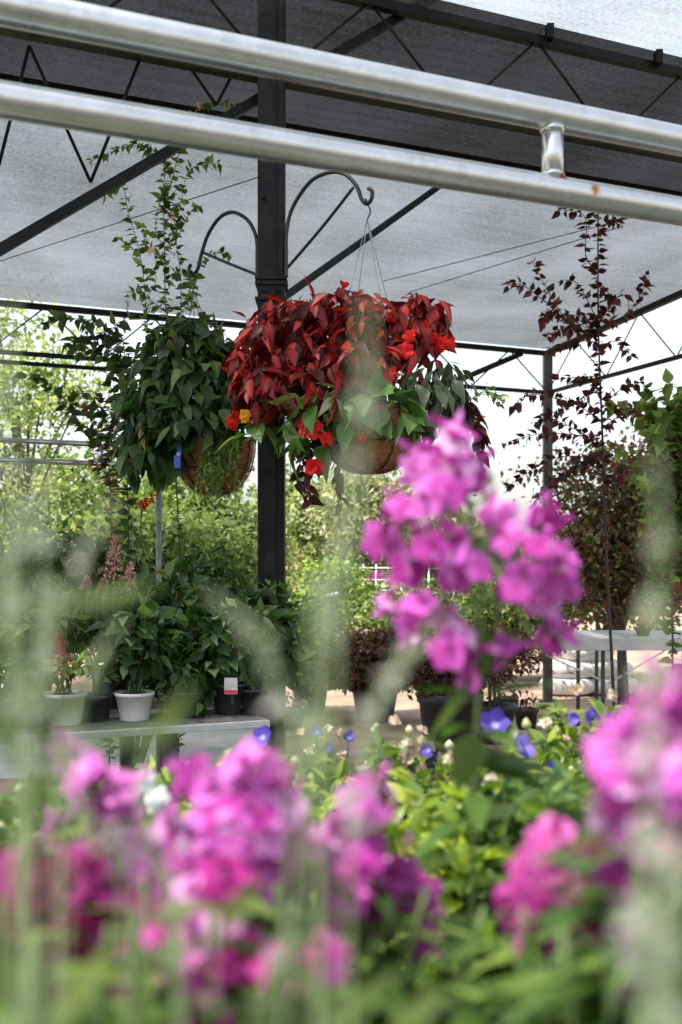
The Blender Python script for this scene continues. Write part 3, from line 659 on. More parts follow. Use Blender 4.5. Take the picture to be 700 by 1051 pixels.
tree('garden_tree', 'pale yellow green tree at the left edge behind the pipe rack', 'tree', 30, 10.5, [(20, 470, 70, 110), (60, 400, 50, 70), (-20, 380, 50, 90), (20, 560, 80, 70), (5, 320, 25, 40)], 140, 50, .075, L_yell, .06, GT, csz=.22)
tree('garden_tree', 'bright yellow green tree between the pipe rack and the post', 'tree', 110, 11.5, [(120, 530, 70, 60), (90, 490, 45, 45), (150, 570, 70, 50), (100, 610, 80, 50)], 165, 60, .075, L_lime, .06, GT, csz=.22)
tree('garden_tree', 'mid green bushy tree seen just left of the post under the green basket', 'tree', 215, 12.5, [(200, 540, 60, 50), (240, 560, 50, 60), (220, 610, 80, 50), (180, 500, 30, 30)], 200, 60, .09, L_olive, .06, GT, csz=.24)
tree('garden_tree', 'cream variegated tree seen below the red basket', 'tree', 385, 15, [(375, 505, 34, 26), (400, 520, 34, 34), (360, 530, 30, 30)], 110, 60, .10, L_pale, .06, GT, csz=.22)
tree('garden_tree', 'soft green feathery tree just right of the post', 'tree', 330, 17, [(325, 545, 46, 50), (355, 575, 60, 34), (302, 515, 26, 34), (400, 560, 50, 34)], 190, 60, .11, L_olive, .07, GT, csz=.3)
tree('garden_tree', 'dark purple leaved tree behind the right bench', 'tree', 640, 9.6, [(640, 560, 70, 66), (670, 510, 60, 50), (610, 530, 40, 50), (700, 560, 60, 70), (640, 495, 30, 45), (590, 500, 18, 30), (675, 470, 26, 30), (575, 590, 26, 40), (600, 560, 40, 60)], 230, 55, .07, L_purple2, .06, GT, csz=.26)
tree('garden_tree', 'green leafy tree behind the purple tree at right', 'tree', 610, 11.5, [(600, 590, 55, 50), (660, 600, 70, 50), (720, 560, 60, 70), (560, 610, 40, 34)], 150, 60, .085, L_mid, .07, GT, csz=.25)
tree('garden_tree', 'low green tree half hidden behind the tall phlox', 'tree', 500, 16, [(500, 580, 60, 34), (450, 570, 50, 40), (550, 590, 50, 30)], 150, 60, .10, L_mid, .06, GT, csz=.28)
GS = 'shrubs standing on the ground'
tree('garden_shrub', 'bright green shrub close right of the post', 'shrub', 318, 9.0, [(318, 645, 26, 38), (305, 685, 24, 28), (335, 685, 22, 26)], 110, 50, .075, L_lime, .015, GS, csz=.11, stems=4, pot=(.17, .3))
tree('garden_shrub', 'brownish red shrub right of the bright green shrub', 'shrub', 385, 8.6, [(385, 675, 40, 30), (360, 690, 34, 24), (410, 685, 30, 26)], 130, 50, .06, L_brown, .014, GS, csz=.11, stems=4, pot=(.2, .28))
tree('garden_shrub', 'wiry brown shrub in a black pot below the tall phlox', 'shrub', 505, 7.6, [(505, 672, 32, 28), (480, 660, 24, 24), (530, 668, 20, 24)], 60, 40, .05, L_brown, .012, GS, csz=.10, stems=5, pot=(.18, .28))
tree('garden_shrub', 'dark bushy shrub in the large black tub', 'shrub', 462, 6.6, [(445, 680, 34, 24), (478, 686, 28, 20), (460, 704, 30, 10)], 80, 40, .05, L_brown, .012, GS, csz=.08, stems=5, pot=(.21, .5))
tree('garden_shrub', 'green shrub behind the left bench at the left edge', 'shrub', 30, 7.0, [(25, 600, 50, 60), (-10, 640, 40, 60), (60, 640, 40, 40)], 120, 50, .07, L_mid, .015, GS, csz=.14, stems=4)
tree('garden_shrub', 'dark leafy shrub behind the left bench below the pipe rack', 'shrub', 140, 6.8, [(140, 620, 50, 40), (190, 610, 50, 40), (240, 640, 40, 40), (100, 590, 30, 40)], 170, 50, .07, L_dkgreen, .015, GS, csz=.14, stems=5)
tree('garden_shrub', 'yellow green shrub with upright red stems behind the left bench', 'shrub', 190, 8.2, [(170, 560, 40, 40), (215, 570, 40, 45), (245, 600, 26, 40), (120, 560, 40, 34)], 130, 45, .07, L_yell, .015, GS, csz=.16, stems=8, bark=mat('reddish_stems', (.22, .10, .06), (.28, .14, .08)))
tree('garden_shrub', 'fresh green shrub in front of the white railing', 'shrub', 352, 11.5, [(352, 610, 30, 34), (330, 600, 24, 34), (372, 625, 24, 24)], 80, 50, .07, L_lime, .015, GS, csz=.15, stems=5)
tree('garden_shrub', 'olive shrub behind the lower left florets of the tall phlox', 'shrub', 430, 11.0, [(430, 625, 34, 30), (405, 635, 26, 24), (455, 640, 26, 24)], 90, 50, .07, L_olive, .015, GS, csz=.15, stems=5)
tree('garden_shrub', 'mid green shrub behind the lower right florets of the tall phlox', 'shrub', 520, 11.5, [(515, 620, 36, 40), (545, 630, 28, 34), (490, 640, 26, 26)], 110, 50, .07, L_mid, .015, GS, csz=.15, stems=5)
# far wood: one mass
b = MB(); n = 30000
x = rng.uniform(-30, 34, n); Y = 44+rng.uniform(0, 5, n)
h = 2.6+.7*np.sin(x*.5)+.5*np.sin(x*1.3+1)+.35*np.sin(x*2.9); z = rng.random(n)**.8*h
b.leaves(np.stack((x, Y, z), 1), norm(rng.normal(size=(n, 3))), norm(rng.normal(size=(n, 3))+UP*.6), .42, .28)
structure(b.build('far_wood', L_mid), 'stuff'); 

# ------------------------------------------------------------------ left side: pipe rack, bench and pots
M_rack = mat('dull_galvanised', (.16, .18, .17), (.26, .28, .27), 20, .6, .3)
RK = thing('pipe_rack', 'thin galvanised pipe rack standing behind the left bench', 'rack', P(163, 575, 5.4)*(1, 1, 0))
def rk(px, py, Y0=5.4, x0=163):
    A = P(x0, 575, Y0)*(1, 1, 0); k = (px-CX)/F; t = (k*A[1]-A[0])/(D1[0]-k*D1[1]); p = A+D1*t; p[2] = CAMZ+(HOR-py)/F*p[1]; return p
e0 = rk(163, 478); e1 = rk(-200, 465); e1[2] = e0[2]
for dz in (0, .1):
    b = MB(); b.tube((e0+UP*dz-(D1*.3 if dz else 0), e1+UP*dz), .014, 10); b.build('rail', M_galv, RK)
for p in (e0, e1):
    b = MB(); b.tube((p*(1, 1, 0), p), .015, 10); b.build('upright', M_rack, RK)
b = MB(); b.bar(e0-D1*.3, e0-D1*.3+UP*.1, .03, .03); b.build('coupling', M_galv, RK)

# bench: front edge seen from (0,752) to (275,738)
BZ = CAMZ-(745-HOR)/F*3.35
fr0 = P(275, 738, 1)[:]; kR = (275-CX)/F
Yr = (BZ-CAMZ)/((HOR-738.)/F); FR = np.array((kR*Yr, Yr, BZ))
BL, BW = 3.0, .85
def bench_pt0(px, s_):
    o = FR*(1, 1, 0)+D2*s_; k = (px-CX)/F; t = (k*o[1]-o[0])/(D1[0]-k*D1[1]); return o+D1*t
LBN = thing('bench', 'low weathered display bench holding potted perennials on the left', 'bench', FR*(1, 1, 0)-D1*BL/2+D2*BW/2, 'display benches')
def bl(t, s, z): return FR*(1, 1, 0)-D1*t+D2*s+UP*z
for k in range(6):
    b = MB(); b.box(bl(BL/2, (k+.5)*BW/6, BZ-.012), (BL, BW/6-.008, .022), (D1, D2, UP)); b.build('slat', M_wood, LBN, smooth=False, bevel=.002)
for k in (0,):
    b = MB(); b.box(bl(BL/2, -.012, BZ-.013), (BL, .02, .024), (D1, D2, UP)); b.build('edge_rail', M_lightrim, LBN, smooth=False, bevel=.002)
tl = float(np.dot(FR-bench_pt0(173, .06), D1))
for t in (tl, tl+1.1, 2.8):
    for s_ in (.06, BW-.06):
        b = MB(); b.box(bl(t, s_, (BZ-.03)/2), (.05, .05, BZ-.03), (D1, D2, UP)); b.build('leg', M_darkleg, LBN, smooth=False)
b = MB(); b.box(bl(BL/2, BW/2, BZ-.05), (BL-.1, .05, .05), (D1, D2, UP)); b.build('stretcher', M_darkleg, LBN, smooth=False)

def bench_pt(px, s_):                   # spot on the bench top at image column px and distance s_ behind its front edge
    o = FR*(1, 1, 0)+D2*s_; k = (px-CX)/F; t = (k*o[1]-o[0])/(D1[0]-k*D1[1]); p = o+D1*t; p[2] = BZ; return p
GP = 'potted perennials on the left bench'
def potted(name, label, px, s_, r, h, potm, blobs, leafm, n, L, W, prof=OVATE, plumes=(), pm=None, card=None, out=.8, down=.3):
    c = bench_pt(px, s_); root = thing(name, label, 'potted plant', c, GP); add_pot(root, c, r, h, potm)
    b = MB(); s = MB(); top = c+UP*h*.85
    for bx, by, rx, ry in blobs:
        q = P(bx, by, c[1]); rr = np.array((rx, (rx+ry)*.4, ry))*c[1]/F
        blob_leaves(b, q, rr, int(1.7*n*rx*ry/600), L*.86, W*.86, prof, out, down, .5, .2, .25, .35)
        for k in range(7):
            e = q+rand_unit(1)[0]*rr*.7; s.tube(smooth_path([top+np.array((rng.normal()*.02, rng.normal()*.02, 0)), (top+e)/2+UP*.04, e], 3), .0028, 5)
    b.build('foliage', leafm, root); s.build('stem', M_stem_dk, root)
    for px_, y0, y1, w in plumes:
        q = MB(); y_ = c[1]-.08; a_, b_ = P(px_, y0, y_), P(px_+rng.normal()*3, y1, y_); m_ = 130
        t = rng.random(m_)**.8; rad = rand_unit(m_); pt = b_+(a_-b_)*(1-t)[:, None]*1.0
        pt = a_+(b_-a_)*t[:, None]+rad*(w*y_/F*(1-t)**.8)[:, None]
        q.leaves(pt, norm(rad+UP*.8), norm(rng.normal(size=(m_, 3))), .016, .010); q.tube((P(px_, y0+45, y_), b_), .0015, 5)
        q.build('plume', pm, root)
    if card:
        q = MB(); cx, cy, w, hh = card; o = P(cx, cy, c[1]-r-.07); sc = c[1]/F
        q.box(o, (w*sc, .002, hh*sc)); q.box(o+(0, -.0016, -hh*sc*.36), (w*sc*.98, .0012, hh*sc*.2), m=1); q.box(o+(w*sc*.1, 0.0015, -hh*sc*.8), (.008, .001, hh*sc*.7), m=2)
        q.build('label_card', [M_label, M_redband, M_pot_black], root, smooth=False)
    return root
potted('potted_plant', 'small lime leaved plant with a red plume in the leftmost white pot', 66, .16, .073, .105, M_pot_white, [(78, 680, 22, 10), (60, 684, 20, 8)], L_lime, 90, .05, .025, plumes=((65, 680, 652, 6),), pm=F_plume_r)
potted('potted_plant', 'broad leaved dark plant in the white pot right of the lime one', 138, .16, .066, .095, M_pot_white, [(140, 650, 36, 34), (128, 680, 18, 14)], L_dkgreen, 60, .085, .048)
potted('potted_plant', 'dark lobed plant in a black pot with a red banded white card', 236, .18, .07, .11, M_pot_black, [(225, 660, 42, 38), (215, 692, 26, 22), (250, 640, 28, 24)], L_dkgreen, 62, .085, .05, card=(237, 704, 13, 16))
potted('potted_plant', 'dark leafy perennial at the right end of the bench hiding the post', 268, .42, .08, .12, M_pot_black, [(275, 640, 32, 40), (290, 670, 18, 34), (255, 660, 30, 30)], L_dkgreen, 58, .10, .05, LANCE)
potted('potted_plant', 'astilbe with a tall pale pink plume behind the white pots', 120, .5, .085, .13, M_pot_black, [(112, 640, 44, 36), (140, 620, 34, 30)], L_dkgreen, 70, .06, .032, plumes=((131, 628, 580, 10), (116, 600, 552, 10), (104, 612, 596, 5), (88, 606, 594, 4)), pm=F_plume)
potted('potted_plant', 'green leafy perennial at the left end of the bench', 30, .45, .085, .13, M_pot_black, [(28, 650, 42, 36), (60, 640, 26, 28)], L_mid, 64, .07, .036)
potted('potted_plant', 'large dark leafy perennial in the middle of the bench', 190, .45, .09, .14, M_pot_black, [(180, 625, 44, 40), (205, 655, 44, 40), (160, 680, 30, 24)], L_dkgreen, 62, .09, .052)
potted('potted_plant', 'low dark plant in a black pot between the two white pots', 98, .2, .06, .09, M_pot_black, [(100, 685, 16, 16)], L_dkgreen, 70, .06, .03)
potted('potted_plant', 'trailing dark plant spilling over the bench edge between the white pot and the card', 190, .16, .06, .09, M_pot_black, [(188, 690, 24, 22), (178, 718, 16, 14), (200, 722, 14, 12)], L_dkgreen, 80, .055, .03, down=.7)
potted('potted_plant', 'trailing plant with small leaves spilling over the bench beside the card', 262, .14, .06, .09, M_pot_black, [(264, 700, 18, 18), (258, 722, 12, 14)], L_mid, 80, .04, .022, down=.7)
potted('potted_plant', 'leafy mound in a black pot left of the leftmost white pot', 22, .16, .07, .10, M_pot_black, [(20, 690, 26, 24), (30, 715, 14, 12)], L_dkgreen, 80, .055, .03, down=.6)
# red flower on a stem behind the bench
root = thing('red_salvia', 'single small scarlet bloom on a thin stalk beside the rack upright', 'flower', P(148, 575, 5.0)*(1, 1, 0))
b = MB(); b.tube(smooth_path([P(148, 575, 5.0)*(1, 1, 0), P(145, 600, 5.0), P(146, 522, 5.0), P(157, 512, 5.0)]), .003, 5); b.build('stalk', M_stem_dk, root)
b = MB(); a_, b_ = P(142, 522, 5.0), P(158, 510, 5.0); t = rng.random(60); rad = rand_unit(60)
b.leaves(a_+(b_-a_)*t[:, None]+rad*.008, norm(rad+(b_-a_)*6), rand_unit(60), .022, .014); b.build('bloom', F_red, root)
b = MB(); blob_leaves(b, P(146, 565, 5.0), (.04, .04, .12), 30, .05, .025); b.build('foliage', L_mid, root)

# ------------------------------------------------------------------ right bench and things on the ground
RYB = 7.5; RBZ = CAMZ-(655-HOR)/F*RYB
RBN = thing('bench', 'galvanised mesh display bench with crossed wire braces on the right', 'bench', P(640, 575, RYB)*(1, 1, 0), 'display benches')
xl = P(572, 575, RYB)[0]; xr = P(760, 575, RYB)[0]; wid = xr-xl
b = MB(); b.box(((xl+xr)/2, RYB, RBZ-.045), (wid, .035, .09)); b.box(((xl+xr)/2, RYB+.85, RBZ-.045), (wid, .035, .09))
b.box((xl+.02, RYB+.425, RBZ-.046), (.035, .81, .085)); b.box((xr-.02, RYB+.425, RBZ-.046), (.035, .81, .085)); b.build('frame', M_lightrim, RBN, smooth=False, bevel=.004)
b = MB()
for k in range(28): b.tube(((xl+.04+k*(wid-.08)/27, RYB+.02, RBZ-.008), (xl+.04+k*(wid-.08)/27, RYB+.83, RBZ-.008)), .003, 5)
for k in range(14): b.tube(((xl+.03, RYB+.05+k*.057, RBZ-.003), (xr-.03, RYB+.05+k*.057, RBZ-.003)), .003, 5)
b.build('mesh_top', M_galv, RBN)
for px in (620, 641, 740):
    for dy in (.03, .82):
        b = MB(); X = P(px, 0, RYB)[0]; b.tube(((X, RYB+dy, 0), (X, RYB+dy, RBZ-.09)), .016, 8); b.build('leg', M_grey_steel, RBN)
for a_, b_ in (((560, 672), (617, 698)), ((624, 702), (682, 668))):
    b = MB(); b.tube((P(*a_, RYB+.03), P(*b_, RYB+.03)), .007, 6); b.build('brace', M_white, RBN)
b = MB()
# red astilbe pot on the bench
c = np.array((P(660, 0, RYB+.25)[0], RYB+.25, RBZ)); root = thing('potted_plant', 'small plant with red plumes standing on the right bench', 'potted plant', c)
add_pot(root, c, .06, .06)
q = MB(); blob_leaves(q, c+UP*.09, (.09, .08, .04), 40, .05, .024); q.build('foliage', L_dkgreen, root)
for dx in (-.03, .03):
    q = MB(); m_ = 80; t = rng.random(m_); rad = rand_unit(m_); q.leaves(c+np.array((dx, -.05, .06))+UP*(t*.16)[:, None]+rad*(.022*(1-t))[:, None], norm(rad+UP), rand_unit(m_), .018, .01); q.build('plume', F_plume_r, root)

def sack(root_loc, sx, sy, sz, rot):
    n1, n2 = 14, 10; V_ = []; Fc = []
    for i in range(n1):
        for j in range(n2):
            a = i/(n1-1)*2-1; ph = j/n2*2*PI
            w = (1-abs(a)**3.2)**.5 if abs(a) < 1 else .02
            cx_, sn = math.cos(ph), math.sin(ph)
            e = .6
            V_.append((a*sx/2, math.copysign(abs(cx_)**e, cx_)*sy/2*(.35+.65*w)*(1+.04*math.sin(7*a+3*ph)), math.copysign(abs(sn)**e, sn)*sz/2*(w*.95+.04)*(1+.05*math.sin(5*a+2*ph))))
    for i in range(n1-1):
        for j in range(n2): Fc.append([i*n2+j, i*n2+(j+1) % n2, (i+1)*n2+(j+1) % n2, (i+1)*n2+j])
    Fc.append(list(range(n2))[::-1]); Fc.append([(n1-1)*n2+j for j in range(n2)])
    V_ = np.array(V_); cr, sr = math.cos(rot), math.sin(rot)
    R_ = np.array(((cr, -sr, 0), (sr, cr, 0), (0, 0, 1))); return V_@R_.T+np.asarray(root_loc), Fc
SKY = 10.3
for i, (px, lev, lab) in enumerate(((582, 0, 'white sack on the ground, left end of the bottom row'), (628, 0, 'white sack on the ground, right end of the bottom row'), (585, 1, 'white sack lying directly on the left bottom sack'), (622, 1, 'white sack lying directly on the right bottom sack'), (603, 2, 'topmost white sack of the pile'))):
    b = MB(); Vv, Fc = sack((P(px, 0, SKY)[0], SKY+.02*i, .09+lev*.165), .56, .42, .19, .06*i-.1); b.add(Vv, Fc)
    tag(b.build('sack', M_sack), lab, 'sack', 'white sacks piled behind the right bench')
# broad low tray of small pots under the wiry shrub
def nursery_pot(px, Y, r, h, label, lm, n=40):
    c = P(px, 575, Y)*(1, 1, 0); root = thing('potted_plant', label, 'potted plant', c, 'small pots on the gravel'); add_pot(root, c, r, h)
    q = MB(); blob_leaves(q, c+UP*(h+.06), (r*1.2, r*1.2, .10), n, .06, .03); q.build('foliage', lm, root)
nursery_pot(540, 8.2, .1, .16, 'small brown leaved pot plant in front of the white sacks', L_brown)
nursery_pot(520, 8.9, .1, .16, 'small green pot plant left of the white sacks', L_mid)
nursery_pot(300, 8.2, .1, .16, 'small pot plant in front of the bright green shrub', L_mid)
# white standpipe with a crossarm, white rail, far house, yellow crate
sp = thing('standpipe', 'thin white standpipe with a short crossarm right of the post', 'standpipe', P(333, 575, 11)*(1, 1, 0))
b = MB(); b.tube((P(333, 575, 11)*(1, 1, 0), P(333, 612, 11)), .02, 8); b.build('pipe', M_white, sp)
b = MB(); b.tube((P(326, 614, 11), P(347, 609, 11)), .018, 8); b.build('crossarm', M_white, sp)
b = MB(); b.lathe(P(320, 718, 9.4)*(1, 1, 0), [(.001, .0), (.06, 0), (.055, .22), (.03, .28), (.03, .34), (.001, .34)], 16); tag(b.build('jug', M_white), 'small white plastic jug on the gravel', 'jug')
wr = thing('white_railing', 'thin white pipe railing behind the tall phlox', 'railing', P(380, 575, 12.5)*(1, 1, 0))
for y in (583, 595, 606):
    b = MB(); b.tube((P(352, y, 12.5), P(470, y, 12.5)), .009, 6); b.build('rail', M_lightrim, wr)
for x in (356, 373, 386, 412, 440, 466):
    b = MB(); p = P(x, 579, 12.5); b.tube((p*(1, 1, 0), p), .011, 6); b.build('upright', M_lightrim, wr)
hb = thing('house', 'far house with terracotta wall showing beside the post', 'house', P(306, 575, 26)*(1, 1, 0))
c = P(300, 575, 26)
b = MB(); b.box((c[0], 27.5, .55), (1.9, 3, 1.1)); b.build('wall', M_terra, hb, smooth=False)
b = MB(); b.add([(c[0]-1.1, 25.8, 1.102), (c[0]+1.1, 25.8, 1.102), (c[0]+1.1, 29.2, 1.102), (c[0]-1.1, 29.2, 1.102), (c[0]-1.1, 27.5, 1.75), (c[0]+1.1, 27.5, 1.75)], [[0, 1, 5, 4], [2, 3, 4, 5], [0, 4, 3], [1, 2, 5], [3, 2, 1, 0]]); b.build('roof', mat('tile_roof', (.46, .22, .14), (.55, .3, .2), 6, .9), hb, smooth=False)
b = MB(); b.box((c[0]+.35, 25.99, .5), (.5, .02, .6)); b.build('window', M_white, hb, smooth=False)
b = MB(); c = P(406, 616, 12.9); z = .78
b.box((c[0], 12.9, z/2), (.55, .4, z)); b.box((c[0], 12.9, z+.05), (.62, .45, .10), m=1)
tag(b.build('crate', [M_darkleg, M_yellow], smooth=False, bevel=.01), 'yellow topped crate below the white railing', 'crate')

# ------------------------------------------------------------------ foreground bench with the flowers for sale
FBZ = .70
FB = thing('bench', 'near display bench under the blue and pink flowers', 'bench', (0, 1.25, 0), 'display benches')
for k in range(16):
    b = MB(); b.box((.05, .27+k*.13, FBZ-.012), (2.6, .12, .022)); b.build('slat', M_wood, FB, smooth=False)
for x in (-1.15, 1.25):
    for y in (.3, 2.15):
        b = MB(); b.box((x, y, (FBZ-.024)/2), (.06, .06, FBZ-.024)); b.build('leg', M_darkleg, FB, smooth=False)
    b = MB(); b.box((x, 1.22, FBZ-.054), (.05, 1.9, .06)); b.build('bearer', M_darkleg, FB, smooth=False)

# balloon flowers
GBF = 'balloon flowers in pots on the near bench'
def bell(mb, c, nrm, R, open_=.35):
    floret(mb, c, nrm, R*1.15, STAR, 5, 1.05, -.25, open_)
def platycodon(px, Y, label, tops, blues, buds, faded, nst=16, leafm=None):
    c = np.array((P(px, 0, Y)[0], Y, FBZ)); root = thing('balloon_flower', label, 'flowering plant', c, GBF); add_pot(root, c, .085, .14)
    ml, ms = MB(), MB(); src = c+UP*.12
    ends = [P(x, y, Y+d) for x, y, d in tops]
    for k in range(nst):
        x, y = px+rng.normal()*60, rng.uniform(790, 905); ends.append(P(x, y, Y+rng.normal()*.08))
    for e in ends:
        st = src+np.array((rng.normal()*.03, rng.normal()*.03, 0))
        sprig(ml, ms, [st, st*.5+e*.5+np.array(((e[0]-st[0])*.12, 0, .03)), e], .0022, .001, .0105, .038, .018, LANCE, .7, .05, n_at=2)
    for x, y in tops and [(t_[0], t_[1]) for t_ in tops][:3]:
        pass
    lf = ml.build('foliage', leafm or L_platy, root); ms.build('stem', M_stem, root)
    for x, y, R, nx, nz in blues:
        q = P(x, y, Y-.03); b_ = MB(); bell(b_, q, (nx, -.75, nz), R*.76); b_.tube((q, q-norm((nx, -.75, nz))*.012-UP*.03), .0012, 5); b_.build('flower', F_blue, root)
    for x, y in buds:
        b_ = MB(); pd = b_
        q = P(x, y, Y+rng.normal()*.04); r_ = rng.uniform(.005, .009); b_.lathe(q, [(.0005, -r_*1.1), (r_*.75, -r_*.6), (r_, 0), (r_*.8, r_*.6), (.0005, r_*1.25)], 10)
        b_.a[-1][:, 0] = rng.random(); pd.tube((q-UP*.005, q-UP*.06+np.array((rng.normal()*.01, 0, 0))), .001, 4, m=1); b_.build('bud', [F_bud, M_stem], root)
    faded = list(faded)+[(rng.uniform(min(t_[0] for t_ in tops), max(t_[0] for t_ in tops)), rng.uniform(745, 825), rng.uniform(.006, .010)) for _ in range(2*len(faded))]
    for x, y, r_ in faded:
        b_ = MB(); q = P(x, y, Y-.02)
        r_ = min(r_, .0095)
        for k in range(3): floret(b_, q+rand_unit(1)[0]*r_*.5, (rng.normal()*.4, -.5, .5+rng.normal()*.3), r_, PETAL, 5, .9, .5, .7)
        b_.build('faded_bloom', F_faded, root)
    return root
R_ = lambda n, x0, x1, y0, y1: [(rng.uniform(x0, x1), rng.uniform(y0, y1)) for _ in range(n)]
def tops(n, x0, x1, y0, y1): return [(rng.uniform(x0, x1), rng.uniform(y0, y1), rng.normal()*.07) for _ in range(n)]
platycodon(270, 1.75, 'balloon flower with one lilac blue bloom in front of the left bench end', tops(14, 215, 310, 770, 830), [(270, 757, .026, -.2, .5), (262, 778, .02, .4, .1)], R_(9, 190, 320, 765, 840), [])
platycodon(345, 2.0, 'balloon flower with pale violet and peach faded blooms left of centre', tops(16, 300, 390, 765, 830), [(325, 752, .018, 0, .8), (358, 758, .018, .2, .8), (338, 768, .016, -.3, .6)], R_(12, 300, 400, 760, 830), [(318, 778, .012), (352, 776, .014), (385, 790, .014)])
platycodon(425, 1.8, 'balloon flower covered with cream and peach faded blooms at centre', tops(18, 385, 470, 760, 830), [(440, 770, .018, -.6, .3), (449, 778, .016, .7, 0)], R_(14, 380, 480, 745, 850), [(433, 790, .018), (418, 782, .015), (445, 798, .016), (405, 772, .014), (407, 740, .014), (428, 800, .014), (356, 803, .012)], 22)
platycodon(515, 1.7, 'balloon flower with two open violet stars right of the tall phlox stem', tops(20, 465, 560, 755, 840), [(508, 745, .033, -.1, .55), (533, 769, .031, .15, .5), (565, 792, .022, .5, .2)], R_(20, 450, 580, 735, 880), [(505, 748, .012), (533, 790, .012)], 26)
platycodon(590, 1.95, 'tall balloon flower with a violet bell below the right bench', tops(22, 555, 645, 720, 820), [(608, 733, .028, .3, -.1), (617, 737, .024, .6, -.2), (590, 738, .018, -.5, .2)], R_(24, 555, 660, 725, 850), [(592, 708, .014), (628, 715, .014), (560, 742, .01)], 26)
platycodon(655, 1.6, 'balloon flower with pale blue blooms partly behind the right phlox', tops(18, 600, 700, 770, 860), [(612, 820, .018, 0, .9), (598, 846, .024, -.3, .3), (640, 800, .02, .2, .4)], R_(14, 580, 690, 780, 880), [(545, 828, .010)], 24)
platycodon(455, 1.25, 'low yellow green balloon flower below the tall phlox leaf', tops(26, 395, 530, 825, 960), [(503, 820, .012, 0, .7)], R_(14, 400, 540, 830, 960), [(500, 1015, .014), (505, 1045, .014)], 30, leafmat('sunny_leaf', [(0, (.08, .15, .02)), (.5, (.20, .29, .04)), (1, (.40, .46, .07))], tr=.45))
platycodon(570, 1.2, 'low dark green balloon flower between the phlox clumps', tops(26, 510, 650, 840, 980), [], R_(8, 520, 640, 860, 960), [], 30, L_phlox)
platycodon(130, 1.5, 'leafy balloon flower with one white bloom in front of the left bench', tops(20, 60, 220, 790, 870), [], R_(8, 60, 220, 790, 860), [], 24)
platycodon(20, 1.3, 'leafy balloon flower at the left end of the near bench', tops(20, -50, 90, 790, 900), [], R_(6, -40, 90, 790, 860), [], 24, L_phlox)

# phlox
GPH = 'pink phlox on the near bench'
def phlox(label, px, Y, heads, petalm=F_phlox, leaf_rows=10, lsz=.085, stems=(), extra=8, big=()):
    """heads: (px, py, radius px, number of florets, depth offset[, normal lean])"""
    c = np.array((P(px, 0, Y)[0], Y+.04, FBZ)); root = thing('phlox', label, 'flowering plant', c, GPH); add_pot(root, c, .08, .13)
    ms, ml = MB(), MB(); src = c+UP*.11
    paths = []
    for h in heads:
        x, y, r, n = h[:4]; d = h[4] if len(h) > 4 else 0.
        C_ = P(x, y, Y+d); R = 1.12*r*(Y+d)/F; hd = MB(); Rf = .0155; n = max(1, int(round(n*.66)))
        axis = norm(C_-(P(px, 900, Y)))
        pts = []
        for k in range(n):
            for _ in range(12):
                u = rand_unit(1)[0]; u = norm(u+np.array((0, -.6, .3)))
                q = C_+u*max(R-Rf*.45, .004)*rng.uniform(.75, 1.15)
                if all(np.linalg.norm(q-p) > Rf*1.15 for p in pts): break
            pts.append(q); f = Rf*rng.uniform(.82, 1.12)
            floret(hd, q, norm(u+np.array((0, -.35, .35))+rng.normal(size=3)*.16), f, PETAL, 5, .90, .08, .05)
            ml.leaves(np.tile(q-u*.010, (4, 1)), norm(u*1.0+rng.normal(size=(4, 3))*.3), rand_unit(4), .009, .003, LANCE)
            hd.tube((q, q-u*.012), (.0014, .0009), 5, A=(.3, .0, 0.))
            ms.tube((q-u*.012, C_-UP*.012), .0008, 4)
        for k in range(3):
            u = norm(rand_unit(1)[0]+np.array((0, -.3, .5))); q = C_+u*R*.8
            hd.leaves(np.tile(q, (4, 1)), norm(u+rng.normal(size=(4, 3))*.12), rand_unit(4), .013, .006, LANCE); ms.tube((q, C_-UP*.012), .0008, 4)
        hd.build('flower_head', petalm, root); paths.append(C_)
    for C_ in paths:
        hub = None
        if stems: hub = P(*stems[0], Y)
        if hub is not None: ms.tube(smooth_path([hub, (hub+C_)/2-UP*.004, C_-UP*.012], 4), .0013, 5)
    main = [P(x, y, Y) for x, y in stems] if stems else None
    stl = [main+[src]] if main else [[C_-UP*.01, C_*.5+src*.5+np.array((0, 0, .03)), src+np.array((rng.normal()*.03, rng.normal()*.03, 0))] for C_ in paths]
    for k in range(extra):
        e = P(px+rng.normal()*60, rng.uniform(900, 1040), Y+rng.normal()*.06); stl.append([e, (e+src)/2, src+np.array((rng.normal()*.03, rng.normal()*.03, 0))])
    for pth in stl:
        sp_ = smooth_path(pth, 6); ms.tube(sp_, np.linspace(.0016, .0026, len(sp_)), 6)
        seg = np.array(sp_); dl = np.linalg.norm(np.diff(seg, axis=0), axis=1); cum = np.concatenate(([0], np.cumsum(dl)))
        ss = np.arange(.02, cum[-1]*.95, .024)
        for i, s_ in enumerate(ss):
            q = np.array([np.interp(s_, cum, seg[:, a]) for a in range(3)]); a = i*PI/2+rng.normal()*.3; k = min(1., .45+i*.12)
            for sg in (0, PI):
                d = np.array((math.cos(a+sg), math.sin(a+sg), rng.uniform(-.1, .5)))
                ml.leaves(q, d, UP+rng.normal(size=3)*.2, lsz*k*rng.uniform(.8, 1.15), lsz*.27*k, LANCE, .2, .35)
    for x, y, dx, dz, L_, W_ in big:
        ml.leaves(P(x, y, Y), (dx, -.15, dz), (.25, -1, .35), L_, W_, OVATE, .15, .15)
    ml.build('foliage', L_phlox, root); ms.build('stem', M_stem, root)
    return root
HY = .78
